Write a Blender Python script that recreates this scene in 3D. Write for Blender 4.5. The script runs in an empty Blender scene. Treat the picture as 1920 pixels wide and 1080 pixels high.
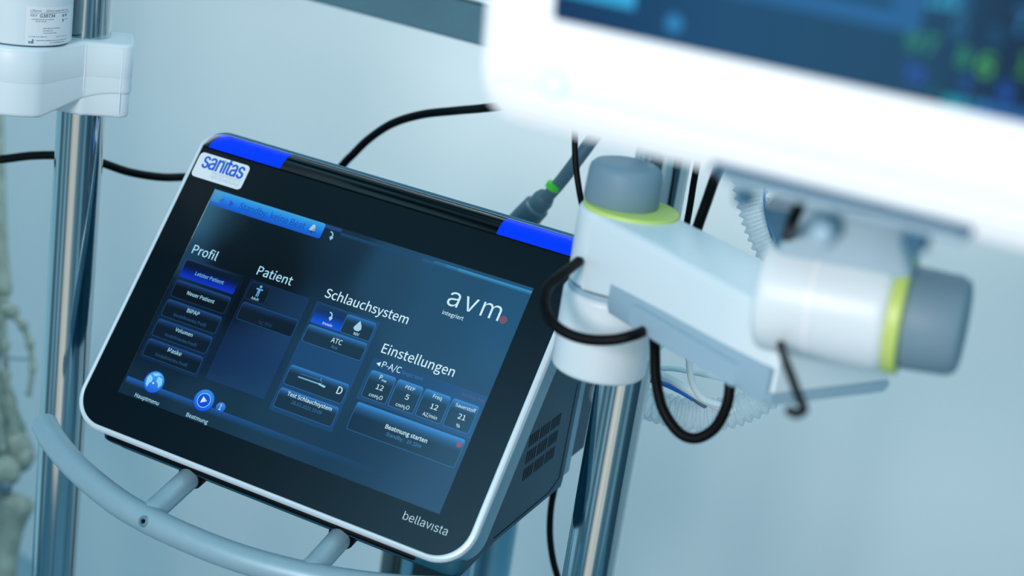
import bpy, bmesh, math, random
from mathutils import Vector, Matrix
random.seed(4)
PI = math.pi
SC = bpy.context.scene
COL = SC.collection

# ------------------------------------------------------------------ camera
FPX = 2930.0                                   # focal length in 1920-wide pixels
UPC = Vector((.1438, .9398, .3098)).normalized()        # world up seen in camera space
# world axes expressed in camera space: Z = up, Y = horizontal forward, X = right
_fw = Vector((0, 0, -1)); _fw = (_fw - UPC * _fw.dot(UPC)).normalized()
_rt = _fw.cross(UPC).normalized()
M3 = Matrix((_rt, _fw, UPC))                   # camera space -> world space
CAMLOC = Vector((0, 0, 1.6))
cam_data = bpy.data.cameras.new('camera')
cam = bpy.data.objects.new('camera', cam_data); COL.objects.link(cam)
cam.matrix_world = Matrix.Translation(CAMLOC) @ M3.to_4x4()
cam_data.sensor_width = 36.0
cam_data.lens = FPX * 36.0 / 1920.0
cam_data.clip_start = 0.02; cam_data.clip_end = 50
cam_data.dof.use_dof = True
cam_data.dof.focus_distance = 1.165
cam_data.dof.aperture_fstop = 4.0
SC.camera = cam
SC.view_settings.view_transform = 'Standard'
SC.view_settings.look = 'None'
SC.view_settings.exposure = 0.0
SC.view_settings.gamma = 1.0
SC.view_settings.use_curve_mapping = False


def W(v):
    """camera-space vector -> world direction"""
    return M3 @ Vector(v)


def P(u, v, d):
    """a point of the place, measured from the photograph: pixel and distance"""
    return CAMLOC + M3 @ Vector(((u - 960) / FPX * d, (540 - v) / FPX * d, -d))


# ------------------------------------------------------------------ world and lights
world = bpy.data.worlds.new('streaked_ambient'); SC.world = world  # made-up ambient: noise streaks and bands for the metal to reflect
world.use_nodes = True
nt = world.node_tree; nt.nodes.clear()
wo = nt.nodes.new('ShaderNodeOutputWorld'); bg = nt.nodes.new('ShaderNodeBackground')
tc = nt.nodes.new('ShaderNodeTexCoord'); mp = nt.nodes.new('ShaderNodeMapping')
mp.inputs['Scale'].default_value = (1, 1, .10)
ns = nt.nodes.new('ShaderNodeTexNoise'); ns.inputs['Scale'].default_value = 3.4
ns.inputs['Detail'].default_value = 2.0
rp = nt.nodes.new('ShaderNodeValToRGB')
rp.color_ramp.elements[0].position = .44; rp.color_ramp.elements[0].color = (.012, .055, .090, 1)
_e = rp.color_ramp.elements.new(.66); _e.color = (.80, 1.45, 1.70, 1)
rp.color_ramp.elements[1].position = .58; rp.color_ramp.elements[1].color = (.32, .94, 1.25, 1)
bg.inputs['Strength'].default_value = 0.78
nt.links.new(tc.outputs['Generated'], mp.inputs['Vector']); nt.links.new(mp.outputs[0], ns.inputs['Vector'])
nt.links.new(ns.outputs['Fac'], rp.inputs[0])
# below eye level: made-up upright bright and dark bands, put there to streak the chrome poles
sx = nt.nodes.new('ShaderNodeSeparateXYZ'); nt.links.new(tc.outputs['Generated'], sx.inputs[0])
at2 = nt.nodes.new('ShaderNodeMath'); at2.operation = 'ARCTAN2'
nt.links.new(sx.outputs['Y'], at2.inputs[0]); nt.links.new(sx.outputs['X'], at2.inputs[1])
mr = nt.nodes.new('ShaderNodeMapRange'); mr.inputs['From Min'].default_value = -math.pi; mr.inputs['From Max'].default_value = math.pi
nt.links.new(at2.outputs[0], mr.inputs['Value'])
bands = nt.nodes.new('ShaderNodeValToRGB')
BANDS = [(-180, .25, .50, .62), (-166, .05, .13, .19), (-151, .32, .62, .78), (-140, .06, .16, .24), (-129, .38, .66, .80), (-119, .08, .17, .24), (-109, 1.15, 1.15, 1.08),
         (-86, 1.25, 1.22, 1.12), (-78, .20, .42, .55), (-63, .08, .22, .32), (-51, .30, .62, .80), (-42, .04, .12, .18), (22, .03, .10, .15), (42, .40, .80, 1.0), (150, .42, .84, 1.05)]
while len(bands.color_ramp.elements) < len(BANDS): bands.color_ramp.elements.new(.5)
for e_, (dg_, r_, g_, b_) in zip(bands.color_ramp.elements, BANDS): e_.position = (dg_ + 180) / 360
for e_, (dg_, r_, g_, b_) in zip(bands.color_ramp.elements, BANDS): e_.color = (r_, g_, b_, 1)
nt.links.new(mr.outputs[0], bands.inputs[0])
zr = nt.nodes.new('ShaderNodeMapRange'); zr.inputs['From Min'].default_value = -.06; zr.inputs['From Max'].default_value = .14
nt.links.new(sx.outputs['Z'], zr.inputs['Value'])
wm = nt.nodes.new('ShaderNodeMix'); wm.data_type = 'RGBA'
nt.links.new(zr.outputs[0], wm.inputs[0]); nt.links.new(bands.outputs[0], wm.inputs[6]); nt.links.new(rp.outputs[0], wm.inputs[7])
nt.links.new(wm.outputs[2], bg.inputs['Color'])
nt.links.new(bg.outputs[0], wo.inputs[0])


def area(name, loc, target, sx, sy, power, color=(1, 1, 1), spread=180):
    ld = bpy.data.lights.new(name, 'AREA'); ld.shape = 'RECTANGLE'
    ld.size = sx; ld.size_y = sy; ld.energy = power; ld.color = color
    ld.spread = math.radians(spread)
    o = bpy.data.objects.new(name, ld); COL.objects.link(o)
    o.location = loc
    o.rotation_euler = (Vector(target) - Vector(loc)).to_track_quat('-Z', 'Y').to_euler()
    return o


# unseen key lamp over the photographer's shoulder, ceiling panels, light on the wall
area('key_light', (-0.50, -0.45, 1.72), (0.15, 0.80, 1.40), .34, .34, 14.5, (1, .92, .89))
area('ceiling_light', (0.5, 0.9, 2.65), (0.4, 1.3, 0), .9, .5, 2.5, (.80, .95, 1))
area('wall_washer', (-0.05, 1.35, 2.40), (-0.02, 2.35, 1.45), .5, .12, 9.5, (1, .93, .89), 110)
area('added_blue_fill', (-1.45, -.55, 2.55), (0.0, 1.0, 1.1), .7, .9, 6.5, (.24, .66, 1.0))  # added blue area light, placed to give screen and bezel a sheen

# ------------------------------------------------------------------ materials
MATS = {}


def s2l(c):
    return tuple(((x / 255) / 12.92 if x / 255 <= .04045 else ((x / 255 + .055) / 1.055) ** 2.4) for x in c)


def mat(name, color, rough=.5, metal=0.0, spec=.5, noise=None, bump=None, emis=None, coat=0.0, stretch=None):
    m = bpy.data.materials.new(name); m.use_nodes = True
    n = m.node_tree; b = n.nodes['Principled BSDF']
    b.inputs['Base Color'].default_value = (*color, 1)
    b.inputs['Roughness'].default_value = rough
    b.inputs['Metallic'].default_value = metal
    b.inputs['Specular IOR Level'].default_value = spec
    b.inputs['Coat Weight'].default_value = coat
    if emis:
        b.inputs['Emission Color'].default_value = (*emis[0], 1)
        b.inputs['Emission Strength'].default_value = emis[1]
    if noise or bump:
        t = n.nodes.new('ShaderNodeTexCoord'); mpn = n.nodes.new('ShaderNodeMapping')
        if stretch: mpn.inputs['Scale'].default_value = stretch
        tx = n.nodes.new('ShaderNodeTexNoise')
        tx.inputs['Scale'].default_value = (noise or bump)[0]; tx.inputs['Detail'].default_value = 4
        n.links.new(t.outputs['Object'], mpn.inputs[0]); n.links.new(mpn.outputs[0], tx.inputs['Vector'])
        if noise:
            mx = n.nodes.new('ShaderNodeMix'); mx.data_type = 'RGBA'
            mx.inputs[6].default_value = (*[c * (1 - noise[1]) for c in color], 1)
            mx.inputs[7].default_value = (*[min(1, c * (1 + noise[1])) for c in color], 1)
            n.links.new(tx.outputs['Fac'], mx.inputs[0]); n.links.new(mx.outputs[2], b.inputs['Base Color'])
        if bump:
            bp = n.nodes.new('ShaderNodeBump'); bp.inputs['Strength'].default_value = bump[1]
            bp.inputs['Distance'].default_value = .0006
            n.links.new(tx.outputs['Fac'], bp.inputs['Height']); n.links.new(bp.outputs[0], b.inputs['Normal'])
    MATS[name] = m
    return m


mat('wall_paint', (.71, .82, .85), .65, noise=(3, .02))
mat('floor_vinyl', (.20, .36, .44), .4, noise=(8, .08))
mat('chrome', (.46, .53, .56), .13, 1.0, noise=(320, .6), stretch=(1, 1, .006))
mat('brushed_steel', (.42, .52, .56), .34, 1.0, noise=(40, .12), stretch=(.05, 1, 1))
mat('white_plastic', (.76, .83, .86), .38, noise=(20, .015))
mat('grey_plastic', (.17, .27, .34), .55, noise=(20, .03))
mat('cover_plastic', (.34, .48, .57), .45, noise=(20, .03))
mat('lime_plastic', (.56, .70, .17), .4, noise=(20, .03))
mat('black_rubber', (.0008, .0012, .002), .5, spec=.14, noise=(60, .2))
mat('dark_housing', (.0, .075, .125), .5, spec=.25, noise=(90, .05))
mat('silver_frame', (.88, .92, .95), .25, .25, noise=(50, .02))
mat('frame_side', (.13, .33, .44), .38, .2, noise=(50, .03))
mat('panel_glass', (.0, .0025, .006), .26, spec=.40, noise=(400, .4))
mat('bar_gloss', (.002, .002, .003), .10, spec=.6, noise=(50, .2))
mat('bar_blue', (.0, .002, .05), .35, spec=.15, emis=((0.0, .042, 1.0), 1.0), noise=(50, .1))
mat('handle_paint', (.36, .50, .56), .42, .25, noise=(120, .05))
mat('label_white', (.86, .87, .89), .4, noise=(40, .01))
mat('ink_blue', (.004, .12, .60), .5, noise=(40, .05))
mat('ink_green', (.35, .62, .25), .5, noise=(40, .05))
mat('ink_grey', (.52, .60, .66), .5, noise=(40, .05))
mat('ink_dark', (.02, .07, .13), .5, noise=(40, .05))
mat('ink_mid', (.13, .28, .38), .5, noise=(40, .05))
mat('ink_silver', (.80, .92, .95), .4, noise=(40, .02))
mat('monitor_white', (.93, .94, .95), .35, noise=(20, .01))
mat('green_led', (.55, .75, .6), .4, emis=((.3, .7, .4), .25), noise=(20, .02))
mat('bone', (.19, .27, .24), .6, noise=(70, .55))
mat('joint_wire', (.10, .22, .30), .4, .6, noise=(25, .1))
mat('column_dark', (.010, .028, .036), .35, .2, noise=(20, .1))
mat('column_blue', (.12, .33, .46), .4, .3, noise=(20, .06))
mat('bracket_grey', (.09, .22, .31), .5, noise=(20, .04))
mat('bracket_dark', (.035, .12, .20), .5, noise=(20, .04))
mat('blue_tube', (.02, .16, .55), .3, noise=(20, .05))
mat('white_tube', (.78, .84, .86), .3, noise=(20, .03))
mat('probe_grey', (.07, .15, .20), .4, noise=(20, .05))
mat('probe_green', (.06, .60, .04), .4, noise=(20, .05))

# clear hose plastic: mostly see-through, with bright edges where it is seen edge-on
m = bpy.data.materials.new('clear_hose'); m.use_nodes = True; n = m.node_tree; n.nodes.clear()
o_ = n.nodes.new('ShaderNodeOutputMaterial'); t_ = n.nodes.new('ShaderNodeBsdfTransparent')
g_ = n.nodes.new('ShaderNodeBsdfPrincipled'); g_.inputs['Base Color'].default_value = (.68, .78, .82, 1)
g_.inputs['Roughness'].default_value = .15
lw = n.nodes.new('ShaderNodeLayerWeight'); lw.inputs['Blend'].default_value = .35
rr = n.nodes.new('ShaderNodeMapRange'); rr.inputs['To Min'].default_value = .18; rr.inputs['To Max'].default_value = .75
mx = n.nodes.new('ShaderNodeMixShader'); t_.inputs['Color'].default_value = (.97, .99, 1, 1)
n.links.new(lw.outputs['Facing'], rr.inputs['Value']); n.links.new(rr.outputs[0], mx.inputs[0])
n.links.new(t_.outputs[0], mx.inputs[1]); n.links.new(g_.outputs[0], mx.inputs[2]); n.links.new(mx.outputs[0], o_.inputs[0])
MATS['clear_hose'] = m

# lit display: the colour of every pixel area is stored on the mesh and glows; the cover glass reflects
m = bpy.data.materials.new('display'); m.use_nodes = True; n = m.node_tree; b = n.nodes['Principled BSDF']
at = n.nodes.new('ShaderNodeAttribute'); at.attribute_name = 'ui'
b.inputs['Base Color'].default_value = (.002, .003, .004, 1); b.inputs['Roughness'].default_value = .16
n.links.new(at.outputs['Color'], b.inputs['Emission Color']); b.inputs['Emission Strength'].default_value = 1.0
MATS['display'] = m


# ------------------------------------------------------------------ helpers
def obj(name, bm, material, parent=None, smooth=True, mw=None, auto=35):
    me = bpy.data.meshes.new(name)
    bmesh.ops.recalc_face_normals(bm, faces=bm.faces)
    if smooth:
        for fc in bm.faces: fc.smooth = True
        for e in bm.edges:
            if len(e.link_faces) == 2 and e.calc_face_angle(0) > math.radians(auto): e.smooth = False
    bm.to_mesh(me); bm.free()
    o = bpy.data.objects.new(name, me); COL.objects.link(o)
    me.materials.append(MATS[material])
    if mw is not None: o.matrix_world = mw
    if parent is not None: o.parent = parent
    return o


def tag(o, label, cat, group=None):
    o['label'] = label; o['category'] = cat
    if group: o['group'] = group
    return o


def thing(name, label, cat, loc=(0, 0, 0), rot=None):
    o = bpy.data.objects.new(name, None); COL.objects.link(o)
    o.empty_display_size = .05
    o.matrix_world = Matrix.Translation(Vector(loc)) @ (rot.to_4x4() if rot else Matrix.Identity(4))
    return tag(o, label, cat)


def structure(o):
    o['kind'] = 'structure'; return o


def loft(bm, rings, cap=True, closed=True):
    """skin consecutive rings of points"""
    vr = [[bm.verts.new(p) for p in r] for r in rings]
    for a, b in zip(vr, vr[1:]):
        k = len(a)
        for i in range(k if closed else k - 1):
            j = (i + 1) % k
            bm.faces.new((a[i], a[j], b[j], b[i]))
    if cap and closed:
        bm.faces.new(vr[0][::-1]); bm.faces.new(vr[-1])
    return vr


def rrect(x0, x1, y0, y1, r, z=0, k=8, rs=None):
    """rounded rectangle, rs = radii of br, tr, tl, bl"""
    rs = rs or (r, r, r, r)
    pts = []
    for (cx, cy, a0, rr_) in ((x1 - rs[0], y0 + rs[0], -90, rs[0]), (x1 - rs[1], y1 - rs[1], 0, rs[1]),
                              (x0 + rs[2], y1 - rs[2], 90, rs[2]), (x0 + rs[3], y0 + rs[3], 180, rs[3])):
        for i in range(k + 1):
            a = math.radians(a0 + 90 * i / k)
            pts.append(Vector((cx + rr_ * math.cos(a), cy + rr_ * math.sin(a), z)))
    return pts


def inset_outline(pts, d):
    """move a convex-ish closed outline (xy) inward by d"""
    n_ = len(pts); out = []
    area_ = sum(pts[i].x * pts[(i + 1) % n_].y - pts[(i + 1) % n_].x * pts[i].y for i in range(n_))
    s = 1 if area_ > 0 else -1
    for i in range(n_):
        a = pts[i - 1]; c = pts[(i + 1) % n_]; t = (c - a); t.z = 0
        if t.length < 1e-9: out.append(pts[i].copy()); continue
        t.normalize(); nn = Vector((-t.y, t.x, 0)) * s
        out.append(pts[i] + nn * d)
    return out


def prism(bm, outline, z0, z1, bev=0.0, steps=4):
    """outline in xy, extruded z0..z1 with rounded top and bottom rims"""
    rings = []
    if bev > 0:
        for i in range(steps + 1):
            a = PI / 2 * i / steps
            ins = bev * (1 - math.sin(a)); dz = bev * (1 - math.cos(a))
            rings.append([Vector((p.x, p.y, z0 + dz)) for p in inset_outline(outline, ins)])
        for i in range(steps + 1):
            a = PI / 2 * (1 - i / steps)
            ins = bev * (1 - math.sin(a)); dz = bev * (1 - math.cos(a))
            rings.append([Vector((p.x, p.y, z1 - dz)) for p in inset_outline(outline, ins)])
    else:
        rings = [[Vector((p.x, p.y, z0)) for p in outline], [Vector((p.x, p.y, z1)) for p in outline]]
    loft(bm, rings)


def spline(pts, per=8):
    pts = [Vector(p) for p in pts]
    if len(pts) < 3: return pts
    q = [pts[0] * 2 - pts[1]] + pts + [pts[-1] * 2 - pts[-2]]
    out = []
    for i in range(1, len(q) - 2):
        for s in range(per):
            t = s / per
            a, b, c, d = q[i - 1], q[i], q[i + 1], q[i + 2]
            out.append(.5 * ((2 * b) + (c - a) * t + (2 * a - 5 * b + 4 * c - d) * t * t + (3 * b - a - 3 * c + d) * t ** 3))
    out.append(pts[-1])
    return out


def tube(bm, pts, r, k=16, round_ends=True):
    """r is a radius or a function of 0..1 along the tube"""
    rf = r if callable(r) else (lambda t: r)
    n_ = len(pts)
    tang = []
    for i in range(n_):
        a = pts[max(0, i - 1)]; b = pts[min(n_ - 1, i + 1)]
        tang.append((b - a).normalized())
    up = Vector((0, 0, 1)) if abs(tang[0].z) < .9 else Vector((1, 0, 0))
    x = tang[0].cross(up).normalized()
    rings = []

    def ring(c, t, x, rad):
        y = t.cross(x).normalized()
        return [c + (x * math.cos(2 * PI * j / k) + y * math.sin(2 * PI * j / k)) * rad for j in range(k)]
    for i in range(n_):
        x = (x - tang[i] * x.dot(tang[i])).normalized()
        rad = rf(i / (n_ - 1))
        if i == 0 and round_ends:
            for a in (75, 50, 25):
                c_ = math.cos(math.radians(a)); s_ = math.sin(math.radians(a))
                rings.append(ring(pts[0] - tang[0] * rad * s_ * .6, tang[0], x, rad * c_))
        rings.append(ring(pts[i], tang[i], x, rad))
        if i == n_ - 1 and round_ends:
            for a in (25, 50, 75):
                c_ = math.cos(math.radians(a)); s_ = math.sin(math.radians(a))
                rings.append(ring(pts[-1] + tang[-1] * rad * s_ * .6, tang[-1], x, rad * c_))
    loft(bm, rings)


def lathe(bm, axis0, axis1, prof, k=48):
    """prof: (t along the axis in metres, radius) pairs"""
    a = Vector(axis0); d = (Vector(axis1) - a).normalized()
    up = Vector((0, 0, 1)) if abs(d.z) < .9 else Vector((1, 0, 0))
    x = d.cross(up).normalized(); y = d.cross(x)
    rings = [[a + d * t + (x * math.cos(2 * PI * j / k) + y * math.sin(2 * PI * j / k)) * max(r, 1e-5) for j in range(k)]
             for t, r in prof]
    loft(bm, rings)


def rim(t0, t1, r, b=.002, s=4):
    """profile of a disc or cylinder with rounded rims"""
    p = [(t0, 0)]
    for i in range(s + 1):
        a = PI / 2 * i / s; p.append((t0 + b * (1 - math.cos(a)), r - b * (1 - math.sin(a))))
    for i in range(s + 1):
        a = PI / 2 * (1 - i / s); p.append((t1 - b * (1 - math.cos(a)), r - b * (1 - math.sin(a))))
    return p + [(t1, 0)]


def box(bm, x0, x1, y0, y1, z0, z1, r=.002):
    prism(bm, rrect(x0, x1, y0, y1, r, k=4), z0, z1, min(r, (z1 - z0) / 2.2), 3)


def blob(bm, c, rx, ry, rz, rot=None, k=14, rough=0.0):
    c = Vector(c); R_ = rot or Matrix.Identity(3)
    rings = []
    for i in range(1, k):
        th = PI * i / k
        rings.append([c + R_ @ Vector((rx * math.sin(th) * math.cos(2 * PI * j / 20) * (1 + rough * math.sin(3 * j + i)),
                                       ry * math.sin(th) * math.sin(2 * PI * j / 20) * (1 + rough * math.cos(2 * j)),
                                       rz * math.cos(th))) for j in range(20)])
    loft(bm, rings)


_tc = {}
try:      # a plain sans that ships inside Blender; without it the built-in font is used
    _fd = bpy.utils.system_resource('DATAFILES') + '/fonts/'
    SANS = bpy.data.fonts.load(_fd + 'Noto Sans CJK Regular.woff2'); INTER = bpy.data.fonts.load(_fd + 'Inter.woff2')
except Exception:
    SANS = INTER = None


def text_mesh(s, bold=0.0, spacing=1.0, font=None):
    key = (s, bold, spacing, font)
    if key in _tc: return _tc[key]
    c = bpy.data.curves.new('t', 'FONT'); c.body = s; c.size = 1.0; c.offset = bold; c.resolution_u = 4
    c.space_character = spacing
    ft_ = font or SANS
    if ft_: c.font = ft_
    o = bpy.data.objects.new('t', c); COL.objects.link(o)
    dg = bpy.context.evaluated_depsgraph_get(); dg.update()
    me = bpy.data.meshes.new_from_object(o.evaluated_get(dg))
    vs = [v.co.copy() for v in me.vertices]; fs = [tuple(p.vertices) for p in me.polygons]
    bpy.data.objects.remove(o); bpy.data.curves.remove(c); bpy.data.meshes.remove(me)
    xs = [v.x for v in vs]
    _tc[key] = (vs, fs, min(xs), max(xs), max(v.y for v in vs))
    return _tc[key]


class UI:
    """flat coloured artwork of a display or a printed label, in millimetres"""

    def __init__(self, to3d=None):
        self.v = []; self.f = []; self.c = []; self.to3d = to3d

    def poly(self, pts, cols, z):
        b = len(self.v)
        for p, c in zip(pts, cols): self.v.append((p[0], p[1], z)); self.c.append(c)
        self.f.append(tuple(range(b, b + len(pts))))

    def rect(self, x0, x1, y0, y1, col, z, col2=None):
        c1 = s2l(col); c2 = s2l(col2) if col2 else c1                # col = top, col2 = bottom
        self.poly([(x0, y0), (x1, y0), (x1, y1), (x0, y1)], [c2, c2, c1, c1], z)

    def button(self, x0, x1, y0, y1, stops, z, r=1.6, line=None, lw_=.35, bl=None):
        """rounded rectangle filled by vertical colour stops [(0 top .. 1 bottom, colour)]"""
        H = y1 - y0
        ts = sorted(set([i / 24 for i in range(25)] + [r / H * k for k in (.15, .4, .7, 1)] + [1 - r / H * k for k in (.15, .4, .7, 1)]))

        def colr(t):
            for (a, ca), (b, cb) in zip(stops, stops[1:]):
                if t <= b + 1e-9:
                    f = 0 if b == a else (t - a) / (b - a)
                    return s2l([p + (q - p) * f for p, q in zip(ca, cb)])
            return s2l(stops[-1][1])

        def ins(t):
            d = min(t, 1 - t) * H
            if d >= r: return 0
            return r - math.sqrt(max(0, r * r - (r - d) ** 2))
        for a, b in zip(ts, ts[1:]):
            ya = y1 - a * H; yb = y1 - b * H
            self.poly([(x0 + ins(b), yb), (x1 - ins(b), yb), (x1 - ins(a), ya), (x0 + ins(a), ya)],
                      [colr(b), colr(b), colr(a), colr(a)], z)
        if line: self.frame(x0, x1, y0, y1, line, z + .02, r, lw_)

    def frame(self, x0, x1, y0, y1, line, z, r=1.6, lw_=.35, fade=True):
        o_ = rrect(x0, x1, y0, y1, r, k=4); i_ = inset_outline(o_, lw_)
        c = s2l(line)
        for a in range(len(o_)):
            b = (a + 1) % len(o_)
            self.poly([o_[a], o_[b], i_[b], i_[a]], [c] * 4, z)

    def disc(self, x, y, r, col, z, col2=None, k=32, r0=0):
        c1 = s2l(col); c2 = s2l(col2) if col2 else c1
        for j in range(k):
            a = 2 * PI * j / k; b = 2 * PI * (j + 1) / k
            pa = (x + r * math.cos(a), y + r * math.sin(a)); pb = (x + r * math.cos(b), y + r * math.sin(b))
            qa = (x + r0 * math.cos(a), y + r0 * math.sin(a)); qb = (x + r0 * math.cos(b), y + r0 * math.sin(b))
            f = lambda p: tuple(m_ + (n_ - m_) * ((y + r - p[1]) / (2 * r)) for m_, n_ in zip(c1, c2))
            if r0 == 0: self.poly([(x, y), pa, pb], [f((x, y)), f(pa), f(pb)], z)
            else: self.poly([qa, pa, pb, qb], [f(qa), f(pa), f(pb), f(qb)], z)

    def text(self, s, x0, x1, y, col, z, ys=1.0, bold=0.002, size=None, spacing=1.0, font=None):
        """fits the words between x0 and x1 on baseline y"""
        vs, fs, a, b, top_y = text_mesh(s, bold, spacing, font)
        k = (x1 - x0) / (b - a); ky = size / top_y if size else k * ys
        base = len(self.v); c = s2l(col)
        for v in vs: self.v.append((x0 + (v.x - a) * k, y + v.y * ky, z)); self.c.append(c)
        for f in fs: self.f.append(tuple(base + i for i in f))

    def build(self, name, material, parent, scale=.001, mapf=None):
        me = bpy.data.meshes.new(name)
        pts = [tuple(c * scale for c in v) for v in self.v] if mapf is None else [mapf(v) for v in self.v]
        me.from_pydata(pts, [], self.f)
        ca = me.color_attributes.new('ui', 'FLOAT_COLOR', 'POINT')
        for i, c in enumerate(self.c): ca.data[i].color = (*c, 1)
        me.materials.append(MATS[material])
        o = bpy.data.objects.new(name, me); COL.objects.link(o)
        if parent is not None: o.parent = parent
        return o


UP = Vector((0, 0, 1))


def xf(bm, mw):
    bmesh.ops.transform(bm, matrix=mw, verts=bm.verts)


def vertical_frame(loc, xdir):
    """frame with z up and x along a horizontal direction"""
    x = Vector(xdir); x.z = 0; x.normalize(); y = UP.cross(x)
    R_ = Matrix((x, y, UP)).transposed()
    return Matrix.Translation(loc) @ R_.to_4x4()


# ------------------------------------------------------------------ room
WDIR = (P(910, 85, 1.5) - P(590, 0, 1.6115)); WDIR.z = 0; WDIR.normalize()      # along the wall
WN = Vector((WDIR.y, -WDIR.x, 0))                                                # out of the wall, to the room
WP = P(960, 540, 2.30); WP.z = 0
if (CAMLOC - WP).dot(WN) < 0: WN = -WN


def wallpt(s, z, out=0): return WP + WDIR * s + UP * z + WN * out


bm = bmesh.new()
loft(bm, [[wallpt(-3.5, 0, 0), wallpt(3.0, 0, 0), wallpt(3.0, 2.8, 0), wallpt(-3.5, 2.8, 0)],
          [wallpt(-3.5, 0, -.1), wallpt(3.0, 0, -.1), wallpt(3.0, 2.8, -.1), wallpt(-3.5, 2.8, -.1)]])
structure(obj('wall_back', bm, 'wall_paint', smooth=False))
bm = bmesh.new()
loft(bm, [[Vector((x, y, z)) for x, y in ((-1.8, -.6), (1.8, -.6), (1.8, 3.6), (-1.8, 3.6))] for z in (0, -.1)])
structure(obj('floor', bm, 'floor_vinyl', smooth=False))

# horizontal metal rail held off the wall
t = thing('wall_rail', 'brushed metal rail running across the top of the picture, left of the white monitor', 'rail',
          P(700, 30, 1.55))
R0 = P(910, 85, 1.5)                                 # a point of the rail's lower front edge
zb = R0.z
RF = vertical_frame(R0, WDIR)
bm = bmesh.new()
prof = [(0, 0), (0, .036), (-.003, .038), (-.003, .042), (0, .044), (0, .082), (-.004, .086), (-.026, .086), (-.026, 0), (-.024, -.002), (-.002, -.002)]
rings = [[Vector((s, -p[0] * 1.0, p[1])) for p in prof] for s in (-1.6, 1.2)]
loft(bm, rings); xf(bm, RF)
for v in bm.verts: pass
obj('rail_profile', bm, 'brushed_steel', t, mw=t.matrix_world.inverted() @ Matrix.Identity(4), auto=20)
bm = bmesh.new(); lathe(bm, (-1.6, -.0008, .0405), (1.2, -.0008, .0405), [(0, 0), (0, .0022), (2.8, .0022), (2.8, 0)], 12)
xf(bm, RF); obj('rail_bead', bm, 'silver_frame', t, mw=t.matrix_world.inverted())
for s in (-1.2, .9):
    a = R0 + WDIR * s + UP * .062 - WN * .020
    dist = (a - WP).dot(WN)
    bm = bmesh.new(); lathe(bm, a, a - WN * dist, rim(0, dist, .014)); obj('rail_bracket', bm, 'brushed_steel', t, mw=t.matrix_world.inverted())

# ------------------------------------------------------------------ ventilator
VX = W((0.88855208, -0.27927509, 0.36397889)); VY = W((0.37722224, 0.89628851, -0.23317438)); VN = W((-0.2611103, 0.34448852, 0.90174779))
VT = CAMLOC + W((-0.14484334, -0.04054392, -1.18247115))
VR = Matrix((VX, VY, VN)).transposed()
VM = Matrix.Translation(VT) @ VR.to_4x4()
vent = thing('ventilator', 'black touchscreen ventilator with blue corner lights and a curved grey handle', 'ventilator', VT, VR)
mm = .001


def vobj(name, bm, material, parent=None, auto=35, smooth=True):
    """mesh given in the ventilator's own millimetres"""
    bmesh.ops.scale(bm, vec=(mm, mm, mm), verts=bm.verts)
    return obj(name, bm, material, parent or vent, auto=auto, smooth=smooth)


X0, X1, Y0, Y1 = -176.3, 175.6, -122.8, 140.8
# silver frame: a ring, front edge rounded, sides running back and slightly inward
outer = lambda d, z: rrect(X0 + d, X1 - d * .3, Y0 + d, Y1 - d, 0, z, 12, rs=(30 - d, 24 - d, 21 - d, 29 - d))
def follow_bar(bm):
    """above the glass the rim bends back with the rounded bar"""
    for v in bm.verts:
        if v.co.y > 119:
            fr = min(1, (v.co.y - 119) / 22.0); v.co.z -= 16.5 * (1 - math.sqrt(max(0, 1 - fr * fr))) * (1 if v.co.z > -3.5 else .25)


bm = bmesh.new()
inner_o = lambda z: rrect(-171.8, 170.6, -118.4, 138.5, 0, z, 12, rs=(25.5, 20, 18, 25))
rings = [inner_o(-3), inner_o(.6), outer(3.3, 1.3), outer(2.3, 1.0), outer(1.0, -.2), outer(.2, -2.0), outer(0, -3)]
loft(bm, rings, cap=False); follow_bar(bm)
vobj('front_frame', bm, 'silver_frame', auto=60)
bm = bmesh.new()
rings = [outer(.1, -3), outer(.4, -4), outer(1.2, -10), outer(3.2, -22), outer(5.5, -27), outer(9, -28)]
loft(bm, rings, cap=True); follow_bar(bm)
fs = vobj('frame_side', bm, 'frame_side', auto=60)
fs['label'] = 'blue grey side band behind the bright front rim'
# black front glass
bm = bmesh.new()
prism(bm, rrect(-171.6, 170.4, -118.2, 120.4, 0, k=12, rs=(25.3, .5, .5, 24.8)), -3, .2, 0)
vobj('front_glass', bm, 'panel_glass', smooth=False)


# rounded bar along the top with the two blue lamps
def bar_section(x, grow=0.0):
    cx0, cx1, cr = -171.3, 170.1, 20.0
    top = 139.5
    d = min(x - cx0, cx1 - x)
    if d < cr: top = 139.5 - cr + math.sqrt(max(.4, cr * cr - (cr - d) ** 2))
    h = top - 121.0
    pts = []
    for i in range(11):
        a = PI / 2 * i / 10
        pts.append(Vector((x, 121.0 + h * (math.sin(a)) + (grow if i > 8 else 0), 1.6 + grow - 15 * (1 - math.cos(a)))))
    pts += [Vector((x, top, -16)), Vector((x, 121, -16)), Vector((x, 121, 0))]
    return pts


def bar(xa, xb, grow=0.0, step=3.0):
    bm = bmesh.new(); k = max(2, int((xb - xa) / step))
    loft(bm, [bar_section(xa + (xb - xa) * i / k, grow) for i in range(k + 1)])
    return bm


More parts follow.
